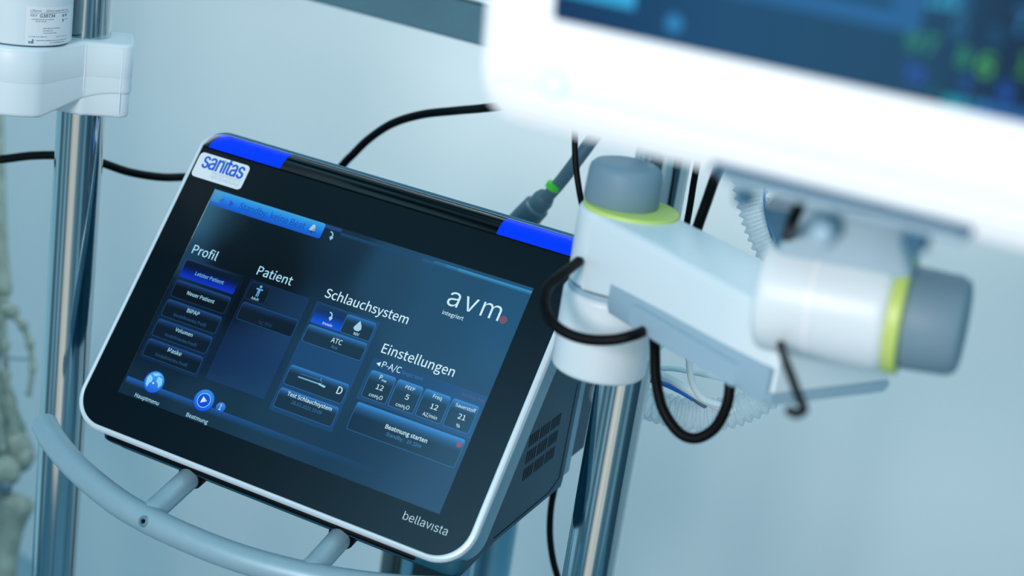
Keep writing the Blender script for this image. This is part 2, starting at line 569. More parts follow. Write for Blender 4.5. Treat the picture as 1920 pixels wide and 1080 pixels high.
alarm = vobj('alarm_bar', bar(-95.6, 98.8), 'bar_gloss', auto=30)
for nm, xa, xb in (('bar_end', -171.2, -165.0), ('bar_end', 164.6, 170.0)):
    vobj(nm, bar(xa, xb, step=.6), 'bar_gloss', alarm)
for xa, xb, lb in ((-165.0, -95.6, 'lit blue alarm light at the left end'), (98.8, 164.6, 'lit blue alarm light at the right end')):
    l = vobj('alarm_light', bar(xa, xb, .15, 1.5), 'bar_blue', alarm, auto=30); l['label'] = lb
bm = bmesh.new(); prism(bm, rrect(-171.0, 169.8, 120.2, 121.1, .2, k=2), -2, .9, 0)
vobj('bar_seam', bm, 'black_rubber', alarm, smooth=False)

# upright housing behind the front: its back is vertical, its underside level
hu = [(128, -14), (128, -26), (148, -50), (140, -66), (56, -118), (-14, -166), (-20, -168), (-24, -162), (-92, -63), (-121, -30), (-126, -24), (-126, -16), (-118, -12)]
bm = bmesh.new()
rings = []
for x, s in ((-150, .97), (-147, .992), (-143, 1), (159, 1), (164, .992), (167, .965)):
    cy, cz = 10, -70
    rings.append([Vector((x, cy + (y - cy) * s, cz + (z - cz) * s)) for y, z in hu])
loft(bm, rings)
hs = vobj('housing', bm, 'dark_housing', auto=40)
bm = bmesh.new()                                     # black tray under the front rim
prism(bm, rrect(-146, 134, -125.5, -115, 3, k=4), -44, -14, 2, 3)
lip = vobj('base_tray', bm, 'black_rubber'); lip['label'] = 'black tray under the front rim'
# underside tray seam and moulded ledge seen on the right flank
bm = bmesh.new()
tube(bm, [Vector((167.1, -86, -60)), Vector((167.1, -30, -141)), Vector((167.1, -14, -152)), Vector((167.0, 54, -106))], .35, 6)
vobj('housing_seam', bm, 'black_rubber', hs)
# vent slots: three rows of three groups, upright slots
bm = bmesh.new()
uy, uz = .8243, .5656         # world up in (y, z)
hy, hz = .5657, -.8246        # level, to the back
oy, oz = -37.5, -71.4         # first slot foot, lowest row
for row in range(3):
    for grp in range(3):
        for k_ in range(5):
            along = grp * 20.2 + k_ * 3.7
            y = oy + uy * row * 14.2 + hy * along; z = oz + uz * row * 14.2 + hz * along
            a = Vector((167.3, y, z)); b = a + Vector((0, uy * 10.0, uz * 10.0))
            w_ = Vector((0, hy * .68, hz * .68)); d_ = Vector((1.1, 0, 0))
            loft(bm, [[a - w_ - d_, a + w_ - d_, a + w_, a - w_], [b - w_ - d_, b + w_ - d_, b + w_, b - w_]])
vs = vobj('vent_slots', bm, 'black_rubber', hs, smooth=False)
# light band and rear box behind the housing
def slab(name, s0, s1, xa, xb, top, bot, material, parent=None, r=3):
    """upright slab behind the housing: s = level distance back from the housing's rear line"""
    base = (-16.0, -162.0)
    bm = bmesh.new()
    def q(s, up): return (base[0] + hy * s + uy * up, base[1] + hz * s + uz * up)
    pr = [q(s0, bot), q(s0, top), q(s1, top), q(s1, bot)]
    cy = sum(p[0] for p in pr) / 4; cz = sum(p[1] for p in pr) / 4
    rings = [[Vector((x, cy + (y - cy) * s, cz + (z - cz) * s)) for y, z in pr] for x, s in ((xa, .97), (xa + r, 1), (xb - r, 1), (xb, .97))]
    loft(bm, rings)
    return vobj(name, bm, material, parent, auto=30)
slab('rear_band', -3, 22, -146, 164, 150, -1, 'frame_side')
slab('rear_box', 22, 66, -140, 158, 146, 4, 'dark_housing')

# handle
HF = Vector((0, -.5657, .8246)) * .97 - Vector((-.022, .8243, .5656)) * .23; HF.normalize()
HS = Vector((0, -122, -30))
hp = [(-206, 14), (-190, 24.5), (-171.7, 34), (-150, 43.5), (-128.8, 51), (-105, 58), (-81.9, 63), (-50.2, 66.3), (-12, 67.3), (22, 65.5), (55, 60.5), (84, 53.5), (120, 41), (150, 27), (180, 10)]
bm = bmesh.new(); tube(bm, spline([HS + Vector((x, 0, 0)) + HF * f_ for x, f_ in hp], 6), 10.3, 24, False)
hd = vobj('handle', bm, 'handle_paint')
for x in (-66, 70):
    fe = 64 if x < 0 else 56
    bm = bmesh.new()
    a = HS + Vector((x, 3, 0)) + HF * 6; e = HS + Vector((x, 0, 0)) + HF * (fe - 2)
    tube(bm, [a, a + (e - a) * .3, a + (e - a) * .7, a + (e - a) * .86, e], lambda t: 8.8 if t < .8 else 9.8, 20)
    vobj('handle_strut', bm, 'handle_paint', hd)
    bm = bmesh.new(); lathe(bm, a - HF * 7, a, rim(0, 15, 10.6, 1.5)); vobj('strut_collar', bm, 'black_rubber', hd)
# hexagon socket screw set in the bar
xs_ = -60.0; c = HS + Vector((xs_, 0, 0)) + HF * 65.8
vd = (VM.inverted() @ P(277, 987, 1.1)) * 1000 - c; vd.x = 0; vd.normalize()
vd = (HF * .86 + Vector((0, .45, .30))).normalized()
bm = bmesh.new(); lathe(bm, c + vd * 9.2, c + vd * 13, [(0, 0), (0, 4.3), (1.0, 4.3), (1.5, 3.7), (1.5, 2.4), (.9, 2.1), (.9, 0)], 24)
vobj('socket_screw', bm, 'brushed_steel', hd)
bm = bmesh.new(); lathe(bm, c + vd * 10.2, c + vd * 13, [(0, 0), (0, 1.7), (.5, 1.7), (.5, 0)], 6)
vobj('screw_socket', bm, 'black_rubber', hd)

# sticker
def ui_mesh(name, draw, material, parent):
    u = UI(); draw(u); return u.build(name, material, parent)
bm = bmesh.new(); prism(bm, rrect(-170.0, -121.6, 94.2, 115.9, 3.6, k=6), .2, .55, 0)
st = vobj('sticker', bm, 'label_white', smooth=False); st['label'] = 'white rounded sticker reading sanitas'
def logo(u):
    for q_, (dx, dy) in enumerate(((-.38, 0), (-.13, .15), (.13, -.15), (.38, 0))):
        u.text('sanıtas', -164.3 + dx, -125.0 + dx, 103.4 + dy, (0, 0, 0), .60 + .01 * q_, ys=1.40, spacing=.94, font=INTER)


ui_mesh('sticker_lettering', logo, 'ink_blue', st)
ui_mesh('sticker_dot', lambda u: u.poly([(-145.6 + 1.3 * math.cos(a / 12 * 2 * PI), 113.2 + 1.5 * math.sin(a / 12 * 2 * PI)) for a in range(12)], [(0, 0, 0)] * 12, .62), 'ink_green', st)
def smallprint(u):
    u.text('MEDIZINPRODUKTE', -152, -124.5, 100.2, (0, 0, 0), .62, ys=1.15)
    u.text('INFOTECHNOLOGIE', -152, -124.5, 96.6, (0, 0, 0), .62, ys=1.15)
ui_mesh('sticker_small_print', smallprint, 'ink_grey', st)
ui_mesh('maker_lettering', lambda u: u.text('bellavısta', 118.2, 154.0, -102.0, (0, 0, 0), .4, ys=1.02, bold=-.010, spacing=1.0, font=INTER), 'ink_silver', vent)

# ---- the display
u = UI()
SX0, SX1, SY0, SY1 = -143.2, 143.2, -89.5, 89.5
KEY = [  # menu background colour with reflected haze painted into the glow, sampled across the picture (x, y, r, g, b, reach)
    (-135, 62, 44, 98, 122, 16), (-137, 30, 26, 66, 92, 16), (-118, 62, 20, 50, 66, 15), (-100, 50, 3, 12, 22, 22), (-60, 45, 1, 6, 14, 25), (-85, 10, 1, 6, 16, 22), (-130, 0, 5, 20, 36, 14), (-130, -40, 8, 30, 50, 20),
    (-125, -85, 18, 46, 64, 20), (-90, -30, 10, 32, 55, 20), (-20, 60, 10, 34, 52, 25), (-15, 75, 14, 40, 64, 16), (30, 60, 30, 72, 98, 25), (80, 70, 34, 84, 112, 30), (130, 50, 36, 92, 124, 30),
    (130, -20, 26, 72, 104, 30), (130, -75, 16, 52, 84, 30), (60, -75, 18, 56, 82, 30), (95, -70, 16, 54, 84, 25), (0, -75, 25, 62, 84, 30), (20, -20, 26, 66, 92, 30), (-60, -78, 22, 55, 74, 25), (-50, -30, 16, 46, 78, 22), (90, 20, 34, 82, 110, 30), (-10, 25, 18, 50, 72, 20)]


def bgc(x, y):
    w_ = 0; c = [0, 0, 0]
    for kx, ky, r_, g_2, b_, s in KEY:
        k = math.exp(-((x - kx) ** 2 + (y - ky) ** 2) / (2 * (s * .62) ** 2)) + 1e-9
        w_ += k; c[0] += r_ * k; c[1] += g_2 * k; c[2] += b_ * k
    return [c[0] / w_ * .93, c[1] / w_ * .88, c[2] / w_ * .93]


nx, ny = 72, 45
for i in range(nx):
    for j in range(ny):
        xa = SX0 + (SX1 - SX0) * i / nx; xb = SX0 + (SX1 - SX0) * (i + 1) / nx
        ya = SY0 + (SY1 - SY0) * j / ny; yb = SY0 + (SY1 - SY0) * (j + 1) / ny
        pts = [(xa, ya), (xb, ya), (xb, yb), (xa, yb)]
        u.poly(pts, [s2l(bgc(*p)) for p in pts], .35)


def near(x, y, f=1.0, add=(0, 0, 0)):
    c = bgc(x, y); return tuple(max(0, min(255, c[i] * f + add[i])) for i in range(3))


def btn(x0, x1, y0, y1, z=.45, hi=(38, 110, 190), k=1.0, line=None, r=1.8, t=(.0, .18, .38)):
    cx, cy = (x0 + x1) / 2, (y0 + y1) / 2
    body = near(cx, cy, .80, (2, 2, 2)); hi = tuple(h * k for h in hi)
    mid = tuple(a * .42 + b * .58 for a, b in zip(hi, body))
    u.button(x0, x1, y0, y1, [(0, hi), (t[1], mid), (t[2], body), (1, body)], z, r, None)
    u.frame(x0, x1, y0, y1, line or tuple(min(255, v) for v in near(cx, cy, 1.0, (26, 58, 86))), z + .03, r, .32)


def group(x0, x1, y0, y1, add=(2, 8, 22), z=.39):
    cx, cy = (x0 + x1) / 2, (y0 + y1) / 2
    ku = 10
    for i in range(ku):                     # translucent panel that follows the background
        ya = y0 + (y1 - y0) * i / ku; yb = y0 + (y1 - y0) * (i + 1) / ku
        u.poly([(x0, ya), (x1, ya), (x1, yb), (x0, yb)], [s2l(near(x0, ya, 1, add)), s2l(near(x1, ya, 1, add)), s2l(near(x1, yb, 1, add)), s2l(near(x0, yb, 1, add))], z)
    u.frame(x0, x1, y0, y1, near(cx, cy, 1, tuple(a * 1.5 for a in add)), z + .01, .5, .25)


TX = (165, 222, 246); TXW = (205, 236, 248); DIM = (46, 98, 140)
ZT = .52
# status tab
u.button(-142.6, -37.3, 76.0, 89.0, [(0, (62, 160, 215)), (.35, (32, 135, 226)), (.75, (18, 98, 214)), (1, (18, 84, 196))], .45, 2.0)
u.rect(-142.6, -134, 79, 89.0, (70, 155, 205), .46, (50, 130, 190))
u.rect(-37.3, -22.5, 86.0, 89.0, (28, 62, 120), .44)
u.poly([(-135.5, 81.7), (-130.9, 84.3), (-130.9, 79.1)], [s2l((34, 104, 190))] * 3, .5)
u.poly([(-120.8, 81.7), (-125.2, 84.4), (-125.2, 79.0)], [s2l((24, 84, 178))] * 3, .5)
u.text('Standby, keine Beat', -115.5, -53.5, 79.6, (22, 72, 160), ZT, ys=1.08)
u.poly([(-49.6, 79.6), (-43.4, 79.6), (-42.9, 80.5), (-50.1, 80.5)], [s2l((12, 40, 90))] * 4, .5)
u.poly([(-49.5, 80.2), (-43.5, 80.2), (-44.4, 82.5), (-45.4, 85.0), (-46.5, 85.8), (-47.6, 85.0), (-48.6, 82.5)], [s2l((150, 190, 200)), s2l((60, 110, 140))] + [s2l((190, 215, 215))] * 5, .53)
u.disc(-46.5, 79.4, .9, (20, 50, 90), .54)


def stroke(pts, w_, col, z=ZT):
    c = s2l(col)
    for (xa, ya), (xb, yb) in zip(pts, pts[1:]):
        dx, dy = xb - xa, yb - ya; L = math.hypot(dx, dy) or 1; nx_, ny_ = -dy / L * w_ / 2, dx / L * w_ / 2
        u.poly([(xa - nx_, ya - ny_), (xb - nx_, yb - ny_), (xb + nx_, yb + ny_), (xa + nx_, ya + ny_)], [c] * 4, z)


def tube_icon(cx, cy, s, col):
    stroke([(cx - 2.2 * s, cy + 3.2 * s), (cx - .6 * s, cy + 3.0 * s), (cx + .6 * s, cy + 1.6 * s), (cx + .9 * s, cy - .4 * s), (cx + .6 * s, cy - 1.4 * s)], 1.1 * s, col)
    u.poly([(cx - 1.2 * s, cy - 1.2 * s), (cx + .6 * s, cy - 3.6 * s), (cx + 2.2 * s, cy - 1.2 * s), (cx + 1.4 * s, cy), (cx - .3 * s, cy)], [s2l(col)] * 5, ZT + .01)


tube_icon(-28.8, 81.0, 1.0, (140, 185, 215))
# strip along the top edge
for i in range(16):
    xa = -22 + 165 * i / 16; xb = -22 + 165 * (i + 1) / 16
    k = max(0, min(1, (i - 6) / 4))
    c1 = tuple(a * (1 - k) + b * k for a, b in zip((26, 66, 110), (60, 150, 208))); c1 = s2l(c1)
    yt = 86.9 if i > 7 else 85.9
    u.poly([(xa, yt - 3.2), (xb, yt - 3.2), (xb, yt), (xa, yt)], [s2l(bgc(xa, yt - 3.2)), s2l(bgc(xb, yt - 3.2)), c1, c1], .42)
# headings
u.text('Profil', -137.4, -113.9, 33.4, TX, ZT)
u.text('Patient', -75.4, -43.4, 33.6, TX, ZT)
u.text('Schlauchsystem', -12.8, 60.3, 33.6, TXW, ZT)
u.text('Einstellungen', 49.9, 111.4, 7.2, TXW, ZT)
u.text('avm', 83.2, 127.0, 57.3, TXW, ZT, ys=.95, bold=-.004, spacing=1.1, font=INTER)
u.disc(130.6, 59.6, 3.0, (118, 80, 104), ZT)
u.text('integriert', 83.3, 101.0, 49.6, TXW, ZT)
# Profil column
group(-140.5, -84.0, -58.5, 29.0, (2, 6, 16))
u.button(-138.3, -86.6, 12.4, 26.9, [(0, near(-112, 20, 1, (2, 4, 10))), (.3, (3, 14, 50)), (.75, (6, 40, 170)), (1, (14, 52, 190))], .45, 1.6)
for k_, (a, b_, xa, xb, xc, xd) in enumerate((('Neuer Patient', None, -124.8, -98.9, 0, 0), ('BiPAP', 'Vordefiniertes Profil', -118.0, -106.5, -127.6, -96.7),
                                               ('Volumen', 'Vordefiniertes Profil', -120.1, -103.9, -127.4, -96.8), ('Maske', 'Vordefiniertes Profil', -118.4, -105.7, -127.4, -96.8))):
    yb = -4.7 - 17.1 * k_
    btn(-138.3, -86.4, yb, yb + 14.5, hi=(30, 74, 138))
    if b_:
        u.text(a, xa, xb, yb + 9.2, TX, ZT)
        u.text(b_, xc, xd, yb + 2.9, (40, 86, 130), ZT)
    else:
        u.text(a, xa, xb, yb + 5.3, TX, ZT)
u.text('Letzter Patient', -125.6, -98.6, 17.4, (120, 190, 240), ZT)
# Patient panel
group(-77.5, -23.5, -56.0, 28.6, (4, 9, 22))
u.button(-76.2, -58.0, 12.6, 27.4, [(0, (8, 26, 52)), (.5, (4, 14, 28)), (1, (6, 20, 40))], .45, 1.6)
u.frame(-76.2, -58.0, 12.6, 27.4, (24, 56, 96), .48, 1.6, .3)
u.disc(-66.6, 25.3, 1.1, (110, 175, 225), ZT)
stroke([(-69.6, 23.0), (-63.8, 23.0)], 1.1, (110, 175, 225)); stroke([(-66.7, 23.5), (-66.7, 20.0)], 2.2, (90, 160, 215))
stroke([(-67.4, 20.4), (-67.4, 16.9)], .9, (90, 160, 215)); stroke([(-66.0, 20.4), (-66.0, 16.9)], .9, (90, 160, 215))
u.text('Adult', -70.6, -63.6, 13.9, TX, ZT)
btn(-75.4, -24.4, -4.6, 10.0, hi=(22, 60, 112))
u.text('Größe', -57.5, -46.5, 6.0, (20, 48, 84), ZT); u.text('kg IBW', -55.5, -43.5, -2.4, (26, 60, 96), ZT)
# Schlauchsystem column
group(-16.5, 39.3, -61.5, 28.6, (3, 12, 28))
u.button(-14.9, 11.6, 11.7, 26.9, [(0, near(0, 26, 1, (4, 6, 14))), (.35, (12, 46, 100)), (.75, (12, 74, 200)), (1, (22, 84, 215))], .45, 1.4)
btn(11.6, 37.3, 11.7, 26.9, hi=(46, 118, 196)); btn(-14.9, 37.3, -4.4, 10.0, hi=(48, 122, 200))
tube_icon(-.6, 20.6, .95, (150, 205, 236))
u.poly([(24.0, 24.8), (26.6, 21.2), (27.4, 18.6), (25.8, 16.6), (22.4, 16.6), (20.8, 18.2), (21.2, 19.6)], [s2l((160, 208, 226))] * 7, ZT)
u.text('Invasiv', -4.6, 4.0, 13.2, TXW, ZT); u.text('NIV', 23.0, 27.6, 13.1, TXW, ZT)
u.text('ATC', 8.0, 17.4, 2.3, TXW, ZT); u.text('Aus', 10.0, 15.6, -1.9, (58, 122, 166), ZT)
btn(-14.4, 37.2, -39.6, -23.6, hi=(50, 128, 208)); btn(-14.4, 37.2, -58.4, -42.4, hi=(50, 128, 208))
stroke([(-5.0, -31.0), (13.5, -30.8)], 1.1, (130, 185, 210)); stroke([(13.5, -30.8), (19.3, -31.6)], 1.5, (150, 205, 228))
stroke([(-4.0, -28.3), (13.5, -28.0), (14.6, -28.3), (16.4, -31.2)], .8, (52, 96, 130)); stroke([(13.4, -26.2), (14.0, -28.4)], .6, (90, 145, 180))
for k_ in range(16): stroke([(-4.6 + k_ * 1.15, -30.3), (-4.6 + k_ * 1.15, -31.6)], .35, (60, 120, 160), ZT + .01)
u.text('D', 29.6, 33.8, -33.1, TXW, ZT)
u.text('Test Schlauchsystem', -7.2, 32.0, -46.9, TXW, ZT, bold=.004); u.text('26.02.2021 10:09', -1.2, 25.4, -51.9, (52, 112, 160), ZT)
# Einstellungen
group(46.4, 142.6, -31.4, 1.6, (2, 10, 24))
u.poly([(50.3, -1.7), (53.6, .2), (53.6, -3.4)], [s2l(TXW)] * 3, ZT)
u.text('P-A/C', 55.2, 71.2, -3.2, TXW, ZT); u.text('Single Vent', 72.2, 90.2, -3.0, (56, 112, 154), ZT); u.text('Backup Aus', 123.2, 141.6, -3.4, (84, 84, 108), ZT)
for k_ in range(4):
    xa = 49.0 + 23.15 * k_
    btn(xa, xa + 21.4, -28.9, -7.2, hi=(56, 138, 212))
for s, xa, xb, y in (('P', 57.4, 59.6, -12.2), ('PEEP', 79.8, 87.6, -12.3), ('Freq', 103.0, 110.2, -12.1), ('Sauerstoff', 122.0, 138.4, -12.5),
                     ('12', 57.9, 63.9, -20.0), ('5', 82.6, 85.8, -20.0), ('12', 104.2, 110.2, -20.2), ('21', 127.2, 133.2, -20.4),
                     ('cmH', 55.0, 61.9, -26.6), ('cmH', 78.0, 84.9, -26.8), ('O', 63.7, 66.3, -26.6), ('O', 86.7, 89.3, -26.8), ('2', 62.1, 63.4, -27.3), ('2', 85.1, 86.4, -27.5), ('AZ/min', 100.8, 112.6, -26.8), ('%', 128.5, 131.6, -26.7)):
    u.text(s, xa, xb, y, TXW, ZT, size=3.9 if s in ('12', '5', '21') else None)
u.text('insp', 59.9, 63.8, -13.0, TXW, ZT, bold=.004)
btn(48.8, 140.0, -55.3, -33.2, hi=(54, 140, 216), t=(0, .22, .46))
u.text('Beatmung starten', 77.6, 112.6, -45.1, TXW, ZT, bold=.005); u.text('Standby :  1h 32m', 80.4, 109.8, -50.0, (60, 128, 176), ZT)
u.disc(136.6, -38.2, 2.0, (140, 66, 84), ZT)
# navigation strip
for i in range(24):
    xa = -141.5 + 230 * i / 24; xb = -141.5 + 230 * (i + 1) / 24
    k = max(0, 1 - i / 24.0) ** .8

    def nc(x, kk): return s2l(tuple(a * (1 - kk) + b * kk for a, b in zip(bgc(x, -76), (34, 98, 182))))
    k2 = max(0, 1 - (i + 1) / 24.0) ** .8
    u.poly([(xa, -81), (xb, -81), (xb, -75.3), (xa, -75.3)], [s2l(bgc(xa, -81)), s2l(bgc(xb, -81)), nc(xb, k2), nc(xa, k)], .42)
u.disc(-117.4, -72.7, 9.0, (26, 90, 200), .47, (10, 50, 150)); u.disc(-117.4, -72.7, 8.4, (70, 160, 235), .48, (22, 90, 215))
for pts in ([(-123, -68), (-119.8, -70), (-119.4, -73), (-121, -74.5), (-121.5, -78), (-123.6, -76), (-124.6, -71)],
            [(-115.8, -67.2), (-111.6, -68.4), (-110.2, -72.6), (-112, -76), (-113.6, -73), (-116, -71.4)],
            [(-122, -66.8), (-118, -65.2), (-113.6, -65.6), (-116.8, -67.2), (-119, -68.2)]):
    u.poly(pts, [s2l((130, 208, 245))] * len(pts), .5)
u.disc(-117.6, -73.6, .7, (225, 245, 255), .51)
u.disc(-70.3, -72.4, 9.0, (24, 80, 190), .47, (10, 44, 150)); u.disc(-70.3, -72.4, 8.4, (50, 140, 225), .48, (10, 82, 220)); u.disc(-70.3, -72.4, 5.6, (14, 86, 205), .49, (10, 74, 205))
u.disc(-70.3, -72.4, 5.75, (150, 215, 250), .51, r0=5.25)
u.poly([(-72.6, -75.0), (-67.4, -72.2), (-72.0, -69.6)], [s2l((215, 238, 250)), s2l((150, 205, 240)), s2l((225, 242, 250))], .52)
u.disc(-54.6, -73.0, 4.0, (60, 140, 220), .48, (14, 74, 190)); u.text('1', -55.9, -53.6, -75.0, (150, 205, 240), .52, size=4.6, bold=.008)
u.text('Hauptmenu', -127.9, -105.2, -88.3, TX, ZT); u.text('Beatmung', -79.0, -59.2, -88.4, TX, ZT)
# fine line of light where the panel glass starts on the left
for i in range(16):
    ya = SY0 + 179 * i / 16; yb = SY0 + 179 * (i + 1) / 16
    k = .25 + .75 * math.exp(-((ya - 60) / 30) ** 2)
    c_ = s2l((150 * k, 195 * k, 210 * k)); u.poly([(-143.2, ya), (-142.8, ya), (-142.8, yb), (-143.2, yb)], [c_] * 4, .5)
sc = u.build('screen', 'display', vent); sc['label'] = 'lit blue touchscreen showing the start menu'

# ------------------------------------------------------------------ left pole and its clamp
LP = P(152, 225, 1.25)
lp = Vector((LP.x, LP.y, 0))
t = thing('infusion_pole', 'tall chrome pole at the left, carrying the white clamp', 'pole', lp)
bm = bmesh.new(); lathe(bm, lp + UP * .03, lp + UP * 2.3, rim(0, 2.2, .019, .002), 64); obj('pole_tube', bm, 'chrome', t, mw=t.matrix_world.inverted())
bm = bmesh.new(); lathe(bm, lp, lp + UP, rim(0, .035, .12, .01)); obj('pole_foot', bm, 'grey_plastic', t, mw=t.matrix_world.inverted())


def clamp_outline(c1, r1, w_half, x_far, rc):
    """plan of the clamp in its own frame: pole at the origin, hub at c1, squared end at +x"""
    pts = []
    # hub arc
    a0 = math.degrees(math.atan2(c1[1], c1[0]))
    for i in range(25):
        a = math.radians(55 + (325 - 85) * i / 24)
        pts.append(Vector((c1[0] + r1 * math.cos(a), c1[1] + r1 * math.sin(a), 0)))
    return pts


# clamp: hub to the left and toward the viewer, square end to the right
ztop = P(165, 57, 1.245).z; zbot = ztop - .0530
XR = Vector((.962, .272, 0)); CF = vertical_frame(Vector((lp.x, lp.y, 0)), XR)
t = thing('pole_clamp', 'white plastic clamp gripping the left chrome pole', 'clamp', Vector((lp.x, lp.y, zbot)))
hubc = Vector((-.0480, -.036, 0)); hr = .0408
key_ = []
for i in range(22):                                  # hub arc, counter-clockwise from its back-right to its front-right
    a = math.radians(75 + (300 - 75) * i / 21)
    key_.append(hubc + Vector((hr * math.cos(a), hr * math.sin(a), 0)))
key_ += [Vector((-.001, -.0300, 0)), Vector((.003, -.0285, 0)), Vector((.0125, -.0275, 0)), Vector((.024, -.0270, 0))]
for i in range(7):
    a = math.radians(-85 + 85 * i / 6); key_.append(Vector((.0280 + .009 * math.cos(a), -.0180 + .009 * math.sin(a), 0)))
for i in range(7):
    a = math.radians(0 + 90 * i / 6); key_.append(Vector((.0280 + .009 * math.cos(a), .0180 + .009 * math.sin(a), 0)))
key_ += [Vector((.0, .027, 0)), Vector((-.02, .026, 0))]
bm = bmesh.new(); prism(bm, key_, zbot, ztop, .0035, 5)
for v in bm.verts:                                   # the underside climbs toward the jaw
    if v.co.z < zbot + .01:
        k_ = max(0, min(1, (v.co.x + .030) / .055)); v.co.z += .0125 * k_ * k_ * (3 - 2 * k_)
xf(bm, CF); cb = obj('clamp_body', bm, 'white_plastic', t, mw=t.matrix_world.inverted(), auto=50)
for sx_ in (.001, .0285):                              # vertical parting lines
    bm = bmesh.new(); y_ = -.0294 if sx_ < .01 else -.0271
    tube(bm, [Vector((sx_, y_, zbot + (.014 if sx_ < .01 else -.002))), Vector((sx_, y_, (zbot + ztop) / 2)), Vector((sx_, y_, ztop - .003))], .00035, 6, False)
    xf(bm, CF); obj('parting_line', bm, 'label_white', cb)
zm = zbot + .026                                     # horizontal step: slightly raised upper shell
bm = bmesh.new(); prism(bm, inset_outline(key_, -.00015), zm, ztop - .004, .0003, 2)
xf(bm, CF); obj('upper_shell', bm, 'white_plastic', t, mw=t.matrix_world.inverted(), auto=50)
bm = bmesh.new()                                     # lower collar of the jaw
prism(bm, inset_outline(key_[22:] + [Vector((-.026, .018, 0)), Vector((-.030, 0, 0)), Vector((-.026, -.018, 0))], .0012), zbot - .0060, zbot + .022, .003, 4)
xf(bm, CF); obj('jaw_collar', bm, 'white_plastic', t, mw=t.matrix_world.inverted(), auto=50)

# upright white sleeve standing on the clamp's hub, with the printed label
hc = CF @ hubc; hc.z = ztop
sleeve = thing('arm_sleeve', 'white upright sleeve with a printed label on the left clamp', 'sleeve', hc)
bm = bmesh.new(); lathe(bm, hc + UP * .0008, hc + UP, rim(0, .30, .0380, .002), 64)
sl = obj('sleeve_tube', bm, 'white_plastic', sleeve, mw=sleeve.matrix_world.inverted())
bm = bmesh.new(); lathe(bm, hc, hc + UP, [(0, 0), (0, .0360), (.0012, .0360), (.0012, 0)], 48)
obj('sleeve_gap', bm, 'ink_dark', sleeve, mw=sleeve.matrix_world.inverted())
SR = .03812
a0_ = math.atan2(CAMLOC.y - hc.y, CAMLOC.x - hc.x) + math.radians(6)


def wrap(v):     # label millimetres to the sleeve's skin; x to the right as one reads
    a = a0_ + v[0] * mm / SR
    r_ = SR + v[2] * .00002
    return (hc.x + r_ * math.cos(a), hc.y + r_ * math.sin(a), hc.z + v[1] * .79 * mm)


def printed(name, draw, material):
    u = UI(); draw(u)
    return u.build(name, material, sl, mapf=wrap)


def paper(u):
    for i in range(24):
        xa = 0 + 44 * i / 24; xb = 44 * (i + 1) / 24
        u.poly([(xa, 2.6), (xb, 2.6), (xb, 38.5), (xa, 38.5)], [(0, 0, 0)] * 4, 1)


lbl = printed('label_paper', paper, 'label_white')


def big(u):
    u.text('REF', 3.2, 8.2, 29.2, (0, 0, 0), 3); u.text('G38734', 10.0, 22.6, 28.6, (0, 0, 0), 3, bold=.008, size=3.2)
    u.text('Liftarm  -  38mm pole 600 mm', 3.0, 37.5, 33.8, (0, 0, 0), 3)
    for x_ in range(12): u.rect(3.0 + x_ * 3, 6.0 + x_ * 3, 32.4, 32.75, (0, 0, 0), 3)


printed('label_lettering', big, 'ink_dark')


def small(u):
    u.text('Made in Germany', 24.5, 36.5, 9.6, (0, 0, 0), 3)
    for y_, xa, xb in ((26.2, 4, 21), (24.3, 7, 15), (17.8, 13, 28), (15.6, 13, 21), (13.4, 13, 24), (9.9, 2.5, 16), (6.4, 8, 18), (6.2, 19, 36), (4.2, 19, 34)):
        x_ = xa
        while x_ < xb:                                # rows of tiny letters too small to read in the photograph
            w_ = random.uniform(.5, .9); u.rect(x_, x_ + w_, y_, y_ + random.uniform(.7, 1.0), (0, 0, 0), 3); x_ += w_ + random.choice((.25, .25, .6))
    u.poly([(2.4, 3.8), (6.2, 3.8), (6.2, 8.0), (4.9, 8.0), (4.9, 5.8), (3.8, 6.6), (3.8, 5.6), (2.4, 6.4)], [(0, 0, 0)] * 8, 3)
    for x_, y_ in ((30, 28.4), (33.2, 28.8)): u.rect(x_, x_ + 2.2, y_, y_ + 2.4, (0, 0, 0), 3)
    u.rect(33, 37, 25.6, 26.4, (0, 0, 0), 3); u.rect(30.2, 31.8, 23.8, 26.6, (0, 0, 0), 3); u.rect(30.5, 31.5, 24.1, 26.3, (0, 0, 0), 2)


printed('label_small_print', small, 'ink_mid')

# ------------------------------------------------------------------ right pole, its clamp and the monitor arm
RP = P(1167, 720, 1.11)
rp_ = Vector((RP.x, RP.y, 0))
t = thing('support_pole', 'chrome pole at the right of the ventilator, holding the monitor arm', 'pole', rp_)
bm = bmesh.new(); lathe(bm, rp_ + UP * .03, rp_ + UP * 2.3, rim(0, 2.2, .019, .002), 64); obj('pole_tube', bm, 'chrome', t, mw=t.matrix_world.inverted())
bm = bmesh.new(); lathe(bm, rp_, rp_ + UP, rim(0, .035, .12, .01)); obj('pole_foot', bm, 'grey_plastic', t, mw=t.matrix_world.inverted())

